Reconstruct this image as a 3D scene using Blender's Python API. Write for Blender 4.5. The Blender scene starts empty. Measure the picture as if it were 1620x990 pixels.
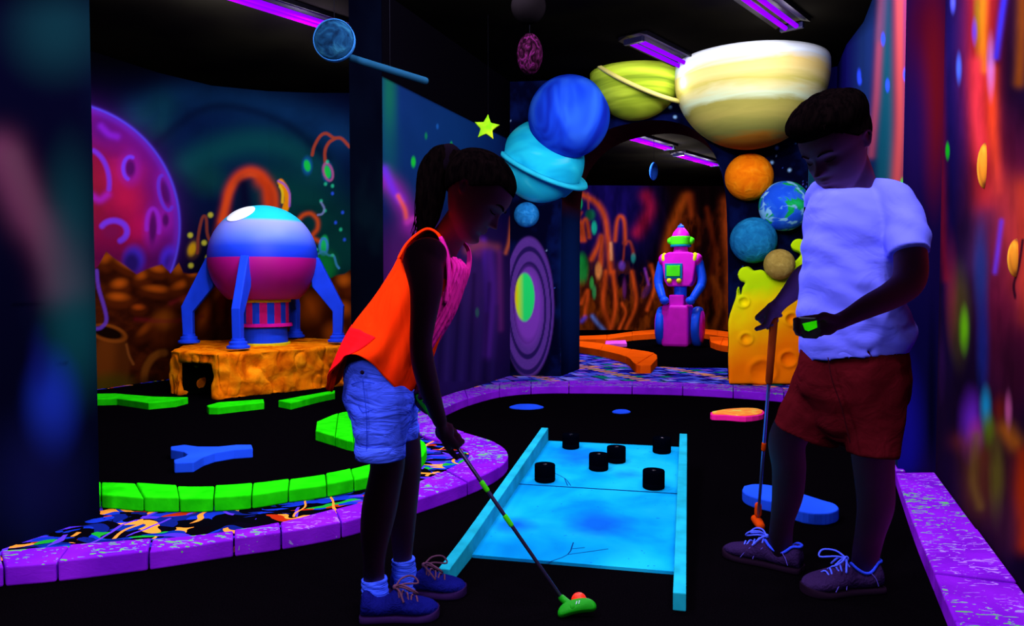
import bpy, bmesh, math, random
import numpy as np
from mathutils import Vector, Matrix, noise as mnoise

C = bpy.context.scene.collection
SC = bpy.context.scene
PI = math.pi
random.seed(4)

# ------------------------------------------------------------------ camera
F = 1200.0                      # focal length in pixels of the 1620 wide frame
CAMH = 0.88
PITCH = math.atan(45 / F)       # camera looks a little down
cam_d = bpy.data.cameras.new('camera')
cam_d.sensor_width = 36.0
cam_d.lens = 36.0 * F / 1620
cam_d.clip_start = 0.05
cam = bpy.data.objects.new('camera', cam_d)
cam.location = (0, 0, CAMH)
cam.rotation_euler = (PI / 2 - PITCH, 0, 0)
C.objects.link(cam)
SC.camera = cam

SC.view_settings.view_transform = 'Standard'
SC.view_settings.look = 'None'
SC.view_settings.exposure = 0.0
SC.view_settings.gamma = 1.0
SC.view_settings.use_curve_mapping = False
SC.cycles.use_denoising = True
SC.cycles.max_bounces = 6
SC.cycles.sample_clamp_indirect = 4.0

w = bpy.data.worlds.new('world')
SC.world = w
w.use_nodes = True
w.node_tree.nodes['Background'].inputs[0].default_value = (0.10, 0.06, 0.35, 1)
w.node_tree.nodes['Background'].inputs[1].default_value = 0.02

CEIL = 2.70

# seen black light fixtures and added fill lamps: (x, y) middle, heading, length, power of the lamp, number of tubes
UV = (0.90, 0.84, 1.0)
LAMPS = []
def lamp(loc, power, rotz=0.0, col=UV):
    l = bpy.data.lights.new('tube_or_fill_lamp', 'POINT')
    l.shadow_soft_size = 0.07
    l.energy = power
    l.color = col
    o = bpy.data.objects.new('tube_or_fill_lamp', l)
    o.location = loc
    o.visible_camera = False
    LAMPS.append(o)
    C.objects.link(o)
    return o

AZ = math.radians(39.8)                       # heading of the fixtures, right of the view axis
FIX_AND_FILL = [  # X, Y, length, power
    (-1.37, 5.15, 1.85, 95),
    (1.56, 4.86, 1.2, 15),
    (1.155, 5.92, 0.87, 4),
    (1.68, 9.53, 1.2, 95),
    (2.65, 10.9, 1.2, 80),
    (-0.40, 3.30, 1.3, 60),  # from this row on: unseen lamps added for fill, no fixture built
    (-1.10, 1.20, 1.3, 95),
    (0.80, 1.30, 1.3, 75),
    (0.85, 3.40, 1.3, 62),
    (-1.30, -1.6, 1.3, 75),
    (0.90, -1.8, 1.3, 75),
]
LK = 2.1
for (x, y, L, p) in FIX_AND_FILL:
    for k in (-0.36, 0, 0.36):
        lamp((x + math.sin(AZ) * L * k, y + math.cos(AZ) * L * k, CEIL - 0.20), p * LK / 3)

# ------------------------------------------------------------------ projection helpers
SP, CP = math.sin(PITCH), math.cos(PITCH)
def ray(px, py):
    a = (px - 810) / F; b = (495 - py) / F
    return a, CP + b * SP, -SP + b * CP
def at(px, py, Y):
    "point seen at a photo pixel, Y metres away"
    a, f, u = ray(px, py)
    s = Y / f
    return Vector((a * s, Y, CAMH + u * s))
def gp(px, py, z=0.0):
    "point seen at a photo pixel on the level z"
    a, f, u = ray(px, py)
    s = (z - CAMH) / u
    return Vector((a * s, f * s, z))
def proj(P):
    "pixel coordinates of world points (n,3)"
    x = P[:, 0]; y = P[:, 1]; z = P[:, 2] - CAMH
    f = y * CP - z * SP
    u = y * SP + z * CP
    f = np.maximum(f, 1e-3)
    return 810 + F * x / f, 495 - F * u / f
HA = math.radians(20.5)                       # heading of the hall
EV = Vector((math.sin(HA), math.cos(HA), 0))
EU = Vector((math.cos(HA), -math.sin(HA), 0))
AU = Vector((math.cos(math.radians(7)), -math.sin(math.radians(7)), 0))   # the arch stands almost square to the view

# ------------------------------------------------------------------ materials
def lin(c):
    return tuple(((v / 12.92) if v <= 0.04045 else ((v + 0.055) / 1.055) ** 2.4) for v in c)
def hexc(h):
    h = h.lstrip('#')
    return lin(tuple(int(h[i:i + 2], 16) / 255 for i in (0, 2, 4)))
MATS = {}
def newmat(name):
    m = bpy.data.materials.new(name)
    m.use_nodes = True
    nt = m.node_tree
    b = nt.nodes['Principled BSDF']
    return m, nt, b
def N(nt, t, **kw):
    n = nt.nodes.new(t)
    for k, v in kw.items():
        setattr(n, k, v)
    return n
def ramp(nt, fac, stops, interp='LINEAR'):
    r = N(nt, 'ShaderNodeValToRGB')
    r.color_ramp.interpolation = interp
    el = r.color_ramp.elements
    while len(el) > 1:
        el.remove(el[-1])
    el[0].position = stops[0][0]; el[0].color = (*stops[0][1], 1)
    for p, c in stops[1:]:
        e = el.new(p); e.color = (*c, 1)
    nt.links.new(fac, r.inputs[0])
    return r.outputs[0]
def mapping(nt, scale=(1, 1, 1), coord='Object', rot=(0, 0, 0), loc=(0, 0, 0)):
    t = N(nt, 'ShaderNodeTexCoord'); m = N(nt, 'ShaderNodeMapping')
    m.inputs['Scale'].default_value = scale
    m.inputs['Rotation'].default_value = rot
    m.inputs['Location'].default_value = loc
    nt.links.new(t.outputs[coord], m.inputs[0])
    return m.outputs[0]
def noise(nt, vec, scale, detail=3, dist=0.0, rough=0.5):
    n = N(nt, 'ShaderNodeTexNoise')
    n.inputs['Scale'].default_value = scale
    n.inputs['Detail'].default_value = detail
    n.inputs['Distortion'].default_value = dist
    n.inputs['Roughness'].default_value = rough
    if vec is not None: nt.links.new(vec, n.inputs['Vector'])
    return n.outputs['Fac']
def mix(nt, fac, a, b):
    m = N(nt, 'ShaderNodeMix', data_type='RGBA')
    for s, v in ((m.inputs[0], fac), (m.inputs[6], a), (m.inputs[7], b)):
        if hasattr(v, 'links') or isinstance(v, bpy.types.NodeSocket): nt.links.new(v, s)
        elif isinstance(v, (int, float)): s.default_value = v
        else: s.default_value = (*v, 1)
    return m.outputs[2]
def bump(nt, b, h, strength=0.3, dist=0.01):
    n = N(nt, 'ShaderNodeBump')
    n.inputs['Strength'].default_value = strength
    n.inputs['Distance'].default_value = dist
    nt.links.new(h, n.inputs['Height'])
    nt.links.new(n.outputs[0], b.inputs['Normal'])
def M(name, col=None, rough=0.75, spec=0.2, metal=0.0, mott=0.12, mscale=6, bmp=0.0, bscale=30, coat=0, sheen=0):
    "plain painted surface with slight mottling"
    if name in MATS: return MATS[name]
    m, nt, b = newmat(name)
    b.inputs['Roughness'].default_value = rough
    b.inputs['Specular IOR Level'].default_value = spec if metal else (0.0 if spec < .35 else spec * .2)
    b.inputs['Metallic'].default_value = metal
    if coat: b.inputs['Coat Weight'].default_value = coat
    v = mapping(nt)
    n = noise(nt, v, mscale, 4)
    c = hexc(col) if isinstance(col, str) else col
    lo = tuple(x * (1 - mott) for x in c); hi = tuple(min(1, x * (1 + mott)) for x in c)
    nt.links.new(ramp(nt, n, [(0.3, lo), (0.7, hi)]), b.inputs['Base Color'])
    if bmp:
        bump(nt, b, noise(nt, v, bscale, 5), bmp)
    MATS[name] = m
    return m
def MF(name, fn, rough=0.75, spec=0.2):
    if name in MATS: return MATS[name]
    m, nt, b = newmat(name)
    b.inputs['Roughness'].default_value = rough
    b.inputs['Specular IOR Level'].default_value = 0.0 if spec < .35 and name[:4] != 'skin' else spec * .5
    fn(nt, b)
    MATS[name] = m
    return m
def vcol_mat(name, rough=0.8, spec=0.15, bmp=0.0):
    def fn(nt, b):
        a = N(nt, 'ShaderNodeVertexColor', layer_name='paint')
        nz = noise(nt, mapping(nt), 40, 3)
        nt.links.new(mix(nt, 1.0, a.outputs[0], a.outputs[0]), b.inputs['Base Color'])
        if bmp: bump(nt, b, nz, bmp)
    return MF(name, fn, rough, spec)

# ------------------------------------------------------------------ mesh helpers
def catmull(P, k):
    P = [np.array(p, float) for p in P]
    if len(P) < 3 or k <= 1:
        if k <= 1: return P
        out = []
        for i in range(len(P) - 1):
            for j in range(k): out.append(P[i] + (P[i + 1] - P[i]) * j / k)
        return out + [P[-1]]
    Q = [2 * P[0] - P[1]] + P + [2 * P[-1] - P[-2]]
    out = []
    for i in range(1, len(Q) - 2):
        p0, p1, p2, p3 = Q[i - 1], Q[i], Q[i + 1], Q[i + 2]
        for j in range(k):
            t = j / k
            out.append(0.5 * (2 * p1 + (p2 - p0) * t + (2 * p0 - 5 * p1 + 4 * p2 - p3) * t * t + (3 * p1 - p0 - 3 * p2 + p3) * t ** 3))
    out.append(P[-1])
    return out

class MB:
    def __init__(s): s.v = []; s.f = []
    def add(s, vs, fs):
        o = len(s.v)
        s.v += [tuple(map(float, p)) for p in vs]
        s.f += [tuple(i + o for i in f) for f in fs]
        return s
    def rings(s, rs, cap0=True, cap1=True, closed=True):
        n = len(rs[0]); fs = []
        for i in range(len(rs) - 1):
            for j in range(n if closed else n - 1):
                k = (j + 1) % n
                fs.append((i * n + j, i * n + k, (i + 1) * n + k, (i + 1) * n + j))
        vs = [p for r in rs for p in r]
        if cap0: fs.append(tuple(range(n))[::-1])
        if cap1: fs.append(tuple((len(rs) - 1) * n + j for j in range(n)))
        return s.add(vs, fs)
    def limb(s, pts, ru, rv=None, k=4, seg=20, round0=True, round1=True, vax=(0, 1, 0), cap=True, sup=2.0):
        "swept body: ru across in the picture plane, rv along vax"
        rv = rv or ru
        D = [list(p) + [a, b] for p, a, b in zip(pts, ru, rv)]
        D = catmull(D, k)
        P = [Vector(d[:3]) for d in D]
        R = [(max(d[3], 1e-4), max(d[4], 1e-4)) for d in D]
        T = []
        for i in range(len(P)):
            a = P[max(i - 1, 0)]; b = P[min(i + 1, len(P) - 1)]
            T.append((b - a).normalized())
        if round0:
            for q in (0.5, 0.87, 0.99):
                c = math.sqrt(1 - q * q)
                P.insert(0, P[0] if q == 0.5 else P[0]); 
            base = P[3]; t = T[0]; r = R[0]
            for i, q in enumerate((0.99, 0.8, 0.45)):
                P[i] = base - t * q * min(r)
            R = [(r[0] * math.sqrt(1 - q * q), r[1] * math.sqrt(1 - q * q)) for q in (0.99, 0.8, 0.45)] + R
            T = [t] * 3 + T
        if round1:
            base = P[-1]; t = T[-1]; r = R[-1]
            for q in (0.45, 0.8, 0.99):
                P.append(base + t * q * min(r)); T.append(t)
                R.append((r[0] * math.sqrt(1 - q * q), r[1] * math.sqrt(1 - q * q)))
        va = Vector(vax); rs = []
        for p, t, r in zip(P, T, R):
            v = va - t * va.dot(t)
            if v.length < 0.05: v = Vector((1, 0, 0)) - t * t.x
            v.normalize(); u = t.cross(v)
            ring = []
            for j in range(seg):
                a = 2 * PI * j / seg
                ca, sa = math.cos(a), math.sin(a)
                if sup != 2.0:
                    ca = math.copysign(abs(ca) ** (2 / sup), ca); sa = math.copysign(abs(sa) ** (2 / sup), sa)
                ring.append(p + u * ca * r[0] + v * sa * r[1])
            rs.append(ring)
        return s.rings(rs, cap, cap)
    def ball(s, c, r, m=None, su=24, sv=16):
        r = (r, r, r) if isinstance(r, (int, float)) else r
        rs = []
        for i in range(sv + 1):
            th = PI * min(max(i / sv, 0.012), 0.988)
            rs.append([Vector((r[0] * math.sin(th) * math.cos(2 * PI * j / su), r[1] * math.sin(th) * math.sin(2 * PI * j / su), -r[2] * math.cos(th))) for j in range(su)])
        if m is not None: rs = [[m @ p for p in q] for q in rs]
        c = Vector(c)
        return s.rings([[p + c for p in q] for q in rs])
    def box(s, c, d, m=None):
        c = Vector(c); vs = []
        for x in (-.5, .5):
            for y in (-.5, .5):
                for z in (-.5, .5):
                    p = Vector((x * d[0], y * d[1], z * d[2]))
                    vs.append(c + (m @ p if m is not None else p))
        return s.add(vs, [(0, 1, 3, 2), (4, 6, 7, 5), (0, 4, 5, 1), (2, 3, 7, 6), (0, 2, 6, 4), (1, 5, 7, 3)])
    def prism(s, poly, z0, z1, ext=None):
        "polygon of (x,y) raised from z0 to z1, or of 3D points pushed by ext"
        if ext is None:
            a = [Vector((p[0], p[1], z0)) for p in poly]; b = [Vector((p[0], p[1], z1)) for p in poly]
        else:
            a = [Vector(p) for p in poly]; b = [p + Vector(ext) for p in a]
        return s.rings([a, b])
    def lathe(s, prof, c=(0, 0, 0), seg=32, m=None, cap=True):
        c = Vector(c); rs = []
        for r, z in prof:
            q = [Vector((r * math.cos(2 * PI * j / seg), r * math.sin(2 * PI * j / seg), z)) for j in range(seg)]
            if m is not None: q = [m @ p for p in q]
            rs.append([p + c for p in q])
        return s.rings(rs, cap, cap)
    def mesh(s, name='m', smooth=True):
        me = bpy.data.meshes.new(name)
        me.from_pydata(s.v, [], s.f)
        bm = bmesh.new(); bm.from_mesh(me)
        bmesh.ops.recalc_face_normals(bm, faces=bm.faces)
        bm.to_mesh(me); bm.free()
        if smooth: me.polygons.foreach_set('use_smooth', [True] * len(me.polygons))
        me.update()
        return me

def link(name, me, mat, parent=None):
    o = bpy.data.objects.new(name, me)
    me.name = name
    if mat:
        me.materials.clear(); me.materials.append(mat)
    C.objects.link(o)
    if parent is not None:
        o.parent = parent
        o.matrix_parent_inverse = Matrix.Translation(parent.location).inverted() if parent.type == 'EMPTY' and parent.parent is None else Matrix.Identity(4)
    return o
def obj(name, mb, mat, parent=None, smooth=True, bevel=0, solid=0, sub=0, label=None):
    o = link(name, mb.mesh(name, smooth), mat, parent)
    if solid:
        m = o.modifiers.new('thick', 'SOLIDIFY'); m.thickness = solid; m.offset = 0
    if bevel:
        m = o.modifiers.new('round', 'BEVEL'); m.width = bevel; m.segments = 3; m.limit_method = 'ANGLE'; m.angle_limit = math.radians(35)
    if sub:
        m = o.modifiers.new('sub', 'SUBSURF'); m.levels = m.render_levels = sub
    if label: o['label'] = label
    return o
def tag(o, label, cat, group=None, kind=None):
    o['label'] = label; o['category'] = cat
    if group: o['group'] = group
    if kind: o['kind'] = kind
    return o
def struct(o):
    o['kind'] = 'structure'; return o
def thing(name, label, cat, loc=(0, 0, 0), group=None):
    o = bpy.data.objects.new(name, None); C.objects.link(o)
    o.location = loc; o.empty_display_size = 0.05
    return tag(o, label, cat, group)
def bake(me, mods):
    "apply modifiers through the depsgraph"
    t = bpy.data.objects.new('t', me); C.objects.link(t)
    for ty, kw in mods:
        m = t.modifiers.new(ty, ty)
        for k, v in kw.items(): setattr(m, k, v)
    dg = bpy.context.evaluated_depsgraph_get()
    dg.update()
    out = bpy.data.meshes.new_from_object(t.evaluated_get(dg))
    C.objects.unlink(t); bpy.data.objects.remove(t)
    return out
def fuse(mb, voxel, smooth=6, fac=0.5, name='m'):
    "one continuous surface out of overlapping volumes"
    me = bake(mb.mesh('t'), [('REMESH', dict(mode='VOXEL', voxel_size=voxel)), ('SMOOTH', dict(iterations=smooth, factor=fac))])
    me.polygons.foreach_set('use_smooth', [True] * len(me.polygons))
    return me
def displace(me, fn):
    n = len(me.vertices)
    co = np.empty(n * 3); me.vertices.foreach_get('co', co)
    no = np.empty(n * 3); me.vertices.foreach_get('normal', no) if False else me.vertex_normals.foreach_get('vector', no)
    co = co.reshape(-1, 3); no = no.reshape(-1, 3)
    co = fn(co, no)
    me.vertices.foreach_set('co', co.ravel()); me.update()
    return me
def nz3(co, s, seed=0.0, stretch=(1, 1, 1)):
    return np.array([mnoise.noise(Vector((p[0] * s * stretch[0] + seed, p[1] * s * stretch[1], p[2] * s * stretch[2]))) for p in co])

# ------------------------------------------------------------------ painting on walls (colour per vertex)
class Canvas:
    def __init__(s, x, y, base):
        s.x = x; s.y = y
        s.c = np.tile(np.array(hexc(base)), (len(x), 1))
    def put(s, a, col):
        c = np.array(hexc(col)) if isinstance(col, str) else col
        a = np.clip(a, 0, 1)[:, None]
        s.c = s.c * (1 - a) + c * a
    def add(s, a, col):
        s.c = s.c + np.clip(a, 0, 1)[:, None] * np.array(hexc(col))
    def blob(s, cx, cy, rx, ry, col, a=1.0, soft=0.5, rot=0, add=False):
        r = math.radians(rot)
        dx = s.x - cx; dy = s.y - cy
        u = dx * math.cos(r) + dy * math.sin(r); v = -dx * math.sin(r) + dy * math.cos(r)
        d = np.sqrt((u / rx) ** 2 + (v / ry) ** 2)
        k = np.clip((1 + soft - d) / max(2 * soft, 1e-3), 0, 1)
        k = k * k * (3 - 2 * k)
        (s.add if add else s.put)(k * a, col)
    def dist(s, pts, k=6):
        P = catmull([(p[0], p[1]) for p in pts], k)
        best = np.full(len(s.x), 1e9)
        for a, b in zip(P[:-1], P[1:]):
            d = b - a; L = d.dot(d) + 1e-9
            t = np.clip(((s.x - a[0]) * d[0] + (s.y - a[1]) * d[1]) / L, 0, 1)
            q = (s.x - a[0] - d[0] * t) ** 2 + (s.y - a[1] - d[1] * t) ** 2
            best = np.minimum(best, q)
        return np.sqrt(best)
    def line(s, pts, w, col, a=1.0, soft=1.5, k=6):
        d = s.dist(pts, k)
        s.put(np.clip((w + soft - d) / soft, 0, 1) * a, col)
    def glow(s, pts, w, col, a=1.0, k=6):
        d = s.dist(pts, k)
        s.put(np.exp(-(d / w) ** 2) * a, col)
    def ring(s, cx, cy, rx, ry, w, col, a=1.0, rot=0, a0=0, a1=360, soft=2):
        r = math.radians(rot)
        pts = [(cx + rx * math.cos(math.radians(t)) * math.cos(r) - ry * math.sin(math.radians(t)) * math.sin(r),
                cy + rx * math.cos(math.radians(t)) * math.sin(r) + ry * math.sin(math.radians(t)) * math.cos(r))
               for t in np.linspace(a0, a1, 22)]
        s.line(pts, w, col, a, soft, 1)
def vnoise(x, y, seed=0):
    xi = np.floor(x).astype(int); yi = np.floor(y).astype(int)
    xf = x - xi; yf = y - yi
    def h(a, b):
        v = np.sin(a * 127.1 + b * 311.7 + seed * 74.7) * 43758.5453
        return v - np.floor(v)
    u = xf * xf * (3 - 2 * xf); v = yf * yf * (3 - 2 * yf)
    return (h(xi, yi) * (1 - u) + h(xi + 1, yi) * u) * (1 - v) + (h(xi, yi + 1) * (1 - u) + h(xi + 1, yi + 1) * u) * v
def fbm(x, y, seed=0, o=4):
    t = 0; a = 0.5
    for i in range(o):
        t = t + a * vnoise(x * 2 ** i, y * 2 ** i, seed + i * 3); a *= 0.5
    return t
def sheet(name, path, z0, z1, step, painter, mat, gain=1.0, parent=None, zfun=None, smooth=False):
    "upright painted surface standing on a line on the ground"
    P = [np.array(p, float) for p in path]
    L = [0]
    for a, b in zip(P[:-1], P[1:]): L.append(L[-1] + np.linalg.norm(b - a))
    nu = max(2, int(L[-1] / step)) + 1; nv = max(2, int((z1 - z0) / step)) + 1
    S = np.linspace(0, L[-1], nu)
    X = np.interp(S, L, [p[0] for p in P]); Y = np.interp(S, L, [p[1] for p in P])
    Z = np.linspace(z0, z1, nv)
    co = np.zeros((nv, nu, 3))
    co[:, :, 0] = X[None]; co[:, :, 1] = Y[None]; co[:, :, 2] = Z[:, None]
    co = co.reshape(-1, 3)
    idx = np.arange(nu * nv).reshape(nv, nu)
    q = np.stack([idx[:-1, :-1], idx[:-1, 1:], idx[1:, 1:], idx[1:, :-1]], -1).reshape(-1, 4)
    me = bpy.data.meshes.new(name)
    me.vertices.add(len(co)); me.vertices.foreach_set('co', co.ravel())
    me.loops.add(len(q) * 4); me.loops.foreach_set('vertex_index', q.ravel().astype(np.int32))
    me.polygons.add(len(q)); me.polygons.foreach_set('loop_start', np.arange(0, len(q) * 4, 4, dtype=np.int32))
    me.update(calc_edges=True)
    px, py = proj(co)
    col = painter(px, py) * gain
    ca = me.color_attributes.new('paint', 'FLOAT_COLOR', 'POINT')
    rgba = np.ones((len(co), 4)); rgba[:, :3] = np.clip(col, 0, 1)
    ca.data.foreach_set('color', rgba.ravel())
    if smooth: me.polygons.foreach_set('use_smooth', [True] * len(me.polygons))
    return link(name, me, mat, parent)
# ------------------------------------------------------------------ the room
def black_floor(nt, b):
    v = mapping(nt)
    n = noise(nt, v, 260, 2)
    nt.links.new(ramp(nt, n, [(0.45, hexc('#030204')), (0.72, hexc('#060407')), (0.8, hexc('#0c080e'))]), b.inputs['Base Color'])
TURF = MF('black_turf', black_floor, 1.0, 0.0)
DARK = M('dark_paint', '#0b0918', 0.8, 0.15)
def ceil_fn(nt, b):
    v = mapping(nt)
    n = noise(nt, v, 0.9, 3)
    nt.links.new(ramp(nt, n, [(0.35, hexc('#040304')), (0.6, hexc('#0b0a07')), (0.75, hexc('#050408'))]), b.inputs['Base Color'])
CEILM = MF('ceiling_paint', ceil_fn, 0.9, 0.1)
WALLP = vcol_mat('painted_wall', 0.75, 0.15)

mb = MB(); mb.box((1, 6, -0.05), (16, 20, 0.1))
struct(obj('floor', mb, TURF, smooth=False))
mb = MB(); mb.box((1, 6, CEIL + 0.05), (16, 20, 0.1))
struct(obj('ceiling', mb, CEILM, smooth=False))

# --- left near wall: runs beside the camera, ends at pixel 158
def paint_near_left(x, y):
    c = Canvas(x, y, '#04041a')
    n = fbm(x / 90, y / 200, 3)
    c.put(np.clip((n - 0.35) * 2, 0, 1) * 0.6, '#06142e')
    c.blob(90, 50, 60, 60, '#0b3038', 0.7, 0.9)
    c.glow([(0, 240), (40, 330), (70, 370), (90, 410), (100, 450)], 32, '#66304e', 0.75)
    c.glow([(20, 250), (60, 350), (95, 440)], 20, '#5a3648', 0.6)
    c.blob(110, 380, 36, 110, '#0c3e44', 0.6, 0.9)
    c.blob(120, 530, 40, 80, '#0c4a4e', 0.65, 0.9)
    c.blob(82, 640, 32, 60, '#1a33b4', 0.8, 0.9)
    c.blob(60, 760, 60, 80, '#14144c', 0.6, 0.9)
    c.blob(62, 570, 14, 40, '#101060', 0.5, 0.9)
    c.line([(18, 482), (128, 482)], 0.4, '#020210', 0.8, 1.0)
    c.line([(60, 577), (105, 574)], 0.4, '#020210', 0.5, 1.0)
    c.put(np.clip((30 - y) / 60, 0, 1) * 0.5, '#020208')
    return c.c
e = gp(158, 817, 0.05); s0 = e - EV * 3.2
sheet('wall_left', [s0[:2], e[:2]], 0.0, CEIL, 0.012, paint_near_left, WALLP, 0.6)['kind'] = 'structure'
mb = MB(); p = [s0 - EU * 0.004, e - EU * 0.004, e - EU * 0.16, s0 - EU * 0.16]
mb.prism(p, 0, CEIL); struct(obj('wall_left_core', mb, DARK, smooth=False))

# --- mural wall behind the space pod
def paint_mural(x, y):
    c = Canvas(x, y, '#03041a')
    n = fbm(x / 70, y / 60, 1); n2 = fbm(x / 26, y / 22, 7)
    c.blob(380, 240, 190, 120, '#061a44', 0.9, 0.6)
    c.glow([(220, 180), (300, 150), (400, 160), (480, 180), (540, 215)], 28, '#0d3560', 0.75 )
    c.glow([(230, 180), (260, 165), (250, 200)], 22, '#0b4448', 0.5)
    c.glow([(300, 260), (340, 240), (400, 225), (460, 235), (500, 270)], 24, '#0a4a4c', 0.8)
    c.glow([(440, 300), (500, 330), (540, 400)], 44, '#06413a', 0.85)
    c.blob(330, 285, 26, 22, '#0b4440', 0.7, 0.8)
    c.glow([(230, 240), (330, 170), (440, 190), (520, 250)], 8, '#04102c', 0.6)
    c.put(np.clip((n - 0.45) * 2.2, 0, 1) * 0.55, '#030418')
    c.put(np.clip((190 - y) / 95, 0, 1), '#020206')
    # big crimson moon
    cx, cy, R = 88, 357, 196
    d = np.sqrt((x - cx) ** 2 + (y - cy) ** 2)
    c.put(np.exp(-np.clip(d - R, 0, 99) / 14) * 0.35 * (d > R), '#4a1478')
    k = np.clip((R - d) / 3, 0, 1)
    m = Canvas(x, y, '#8c0f45')
    m.put(np.clip((n2 - 0.4) * 2.5, 0, 1) * 0.7, '#b01450')
    m.put(np.clip((d - R + 75) / 60, 0, 1) * 0.75, '#6d1494')
    m.blob(195, 275, 30, 20, '#d01f6a', 0.5, 0.9); m.blob(200, 315, 26, 22, '#cf1a4e', 0.7, 0.9); m.blob(225, 360, 22, 22, '#d61358', 0.6, 0.9)
    m.blob(148, 300, 22, 50, '#9a1a2c', 0.7, 0.8); m.blob(165, 205, 26, 26, '#571078', 0.7, 0.8)
    m.glow([(160, 200), (172, 212), (185, 216)], 6, '#8c22d8', 0.8)
    for (a, b_, rx, ry, r) in ((206, 266, 11, 18, 0), (242, 360, 9, 28, 3), (262, 305, 10, 26, -12), (262, 348, 8, 14, 0)):
        m.blob(a, b_, rx + 5, ry + 6, '#9c1cb0', 0.7, 0.6, r); m.blob(a, b_, rx - 3, ry - 4, '#4e0d5c', 0.9, 0.5, r)
    m.ring(206, 266, 11, 18, 1.5, '#7a3cff', 0.9, 0, 110, 290, 3); m.ring(242, 358, 10, 28, 1.2, '#a42ae0', 0.8, 0, 170, 380, 4)
    m.ring(262, 305, 10, 28, 1.3, '#6a36e8', 0.8, -12, 60, 270, 3)
    m.ring(135, 290, 38, 55, 1.6, '#7a34e8', 0.9, 0, -70, 10, 4); m.glow([(145, 310), (158, 316), (170, 308)], 6, '#b422c8', 0.8)
    m.ring(180, 366, 21, 17, 2.5, '#7f3af5', 0.95, 0, -150, 60, 4); m.blob(176, 367, 14, 10, '#7c1454', 0.6, 0.6)
    m.put(np.clip((y - 370) / 40, 0, 1) * 0.6, '#2e0a3e')
    m.blob(212, 410, 16, 20, '#3a2acc', 0.85, 0.5); m.blob(208, 416, 12, 16, '#241258', 0.9, 0.5)
    m.blob(268, 410, 14, 20, '#4a2ce8', 0.85, 0.5, 10); m.blob(272, 418, 12, 16, '#2a1260', 0.9, 0.5)
    k3 = k[:, None]; c.c = c.c * (1 - k3) + m.c * k3
    r = np.exp(-((d - R) / 2.0) ** 2); c.put(r * 0.95, '#5b4cf5')
    c.put(np.exp(-((d - R + 4) / 6.0) ** 2) * 0.4, '#6a2ee0')
    # orange loops
    c.glow([(345, 380), (356, 330), (362, 300), (378, 277), (400, 270), (420, 285), (425, 325)], 6.5, '#e8471a', 0.95)
    c.glow([(350, 350), (366, 300), (384, 280), (405, 278), (432, 300), (436, 340)], 5, '#f0521c', 0.9)
    c.glow([(412, 285), (425, 300), (430, 340)], 10, '#cf3c14', 0.9)
    c.glow([(385, 292), (388, 320)], 12, '#0a0826', 0.9)
    c.line([(444, 288), (452, 300), (455, 316), (450, 334)], 4, '#ff9a0a', 1, 2); c.line([(440, 286), (450, 292), (458, 306), (458, 326)], 0.8, '#9a5ad0', 0.9, 1.5)
    c.line([(443, 294), (447, 304), (447, 320)], 1, '#ffd21a', 1, 2)
    c.glow([(470, 350), (480, 340), (492, 338), (502, 348), (502, 362), (494, 374), (505, 382)], 3.2, '#d8501c', 0.95)
    c.line([(494, 245), (497, 232), (506, 216), (516, 211), (528, 218), (540, 219), (553, 232)], 1.3, '#a4402a', 0.95, 2)
    c.line([(515, 262), (514, 240), (520, 226), (530, 219)], 1.4, '#a4402a', 0.95, 2)
    for (a, b_, rx, ry) in ((486, 262, 6, 11), (518, 272, 6, 12)):
        c.blob(a, b_, rx + 2, ry + 3, '#1460a0', 0.8, 0.4); c.blob(a, b_, rx - 1, ry - 2, '#18d248', 1, 0.3, -12)
    c.ring(519, 272, 7, 14, 0.7, '#b05a90', 0.9, -15)
    for a, b_ in ((518, 256), (515, 291), (526, 294), (508, 318), (514, 333), (539, 363)): c.blob(a, b_, 2.4, 2.8, '#2ac890', 0.9, 0.6)
    for a, b_ in ((526, 306), (542, 336), (531, 352), (545, 379)): c.blob(a, b_, 2.2, 2.6, '#2a5af0', 0.9, 0.6)
    c.line([(508, 320), (513, 330), (510, 338), (503, 340)], 0.9, '#8090c8', 0.8, 1.5)
    c.blob(512, 388, 7, 15, '#1bd86a', 0.95, 0.3, 8); c.ring(512, 390, 6, 13, 0.8, '#3a8ae0', 0.9)
    c.line([(503, 402), (511, 398), (520, 404), (528, 405), (532, 418), (536, 424)], 1, '#48a0f0', 0.9, 1.5)
    for a, b_ in ((502, 408), (526, 404), (500, 395)): c.blob(a, b_, 2.6, 2.6, '#42f0b0', 0.9, 0.5)
    c.blob(514, 420, 18, 22, '#0d7a36', 0.85, 0.6); c.blob(505, 430, 18, 24, '#0e8c3a', 0.7, 0.6)
    # yellow bubbles
    for a, b_, r_ in ((301, 372, 4), (333, 340, 4), (323, 384, 4), (302, 420, 4), (329, 407, 4)): c.blob(a, b_, r_, r_, '#c8c838', 0.95, 0.5)
    c.blob(304, 394, 6, 10, '#e8b414', 1, 0.5, 18); c.blob(306, 394, 10, 15, '#8a5a10', 0.3, 0.5, 18)
    c.line([(312, 400), (314, 372), (320, 345), (326, 345), (328, 370), (334, 385)], 1.3, '#8a3a2c', 0.9, 2)
    # rocks
    top = np.interp(x, [140, 155, 168, 178, 200, 216, 232, 256, 270, 283, 290, 300, 318, 340, 380, 470, 500, 520, 532, 545, 556, 600],
                    [430, 420, 396, 405, 420, 432, 424, 416, 430, 414, 430, 432, 430, 440, 450, 455, 452, 440, 434, 432, 424, 420])
    under = np.clip((y - top) / 3, 0, 1)
    rk = Canvas(x, y, '#3c1406')
    f = fbm(x / 16, y / 12, 21, 5); rk.put(np.clip((f - 0.42) * 3, 0, 1) * 0.45, '#6e2a08'); rk.put(np.clip((0.42 - f) * 3.5, 0, 1) * 0.6, '#1c0804')
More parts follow.
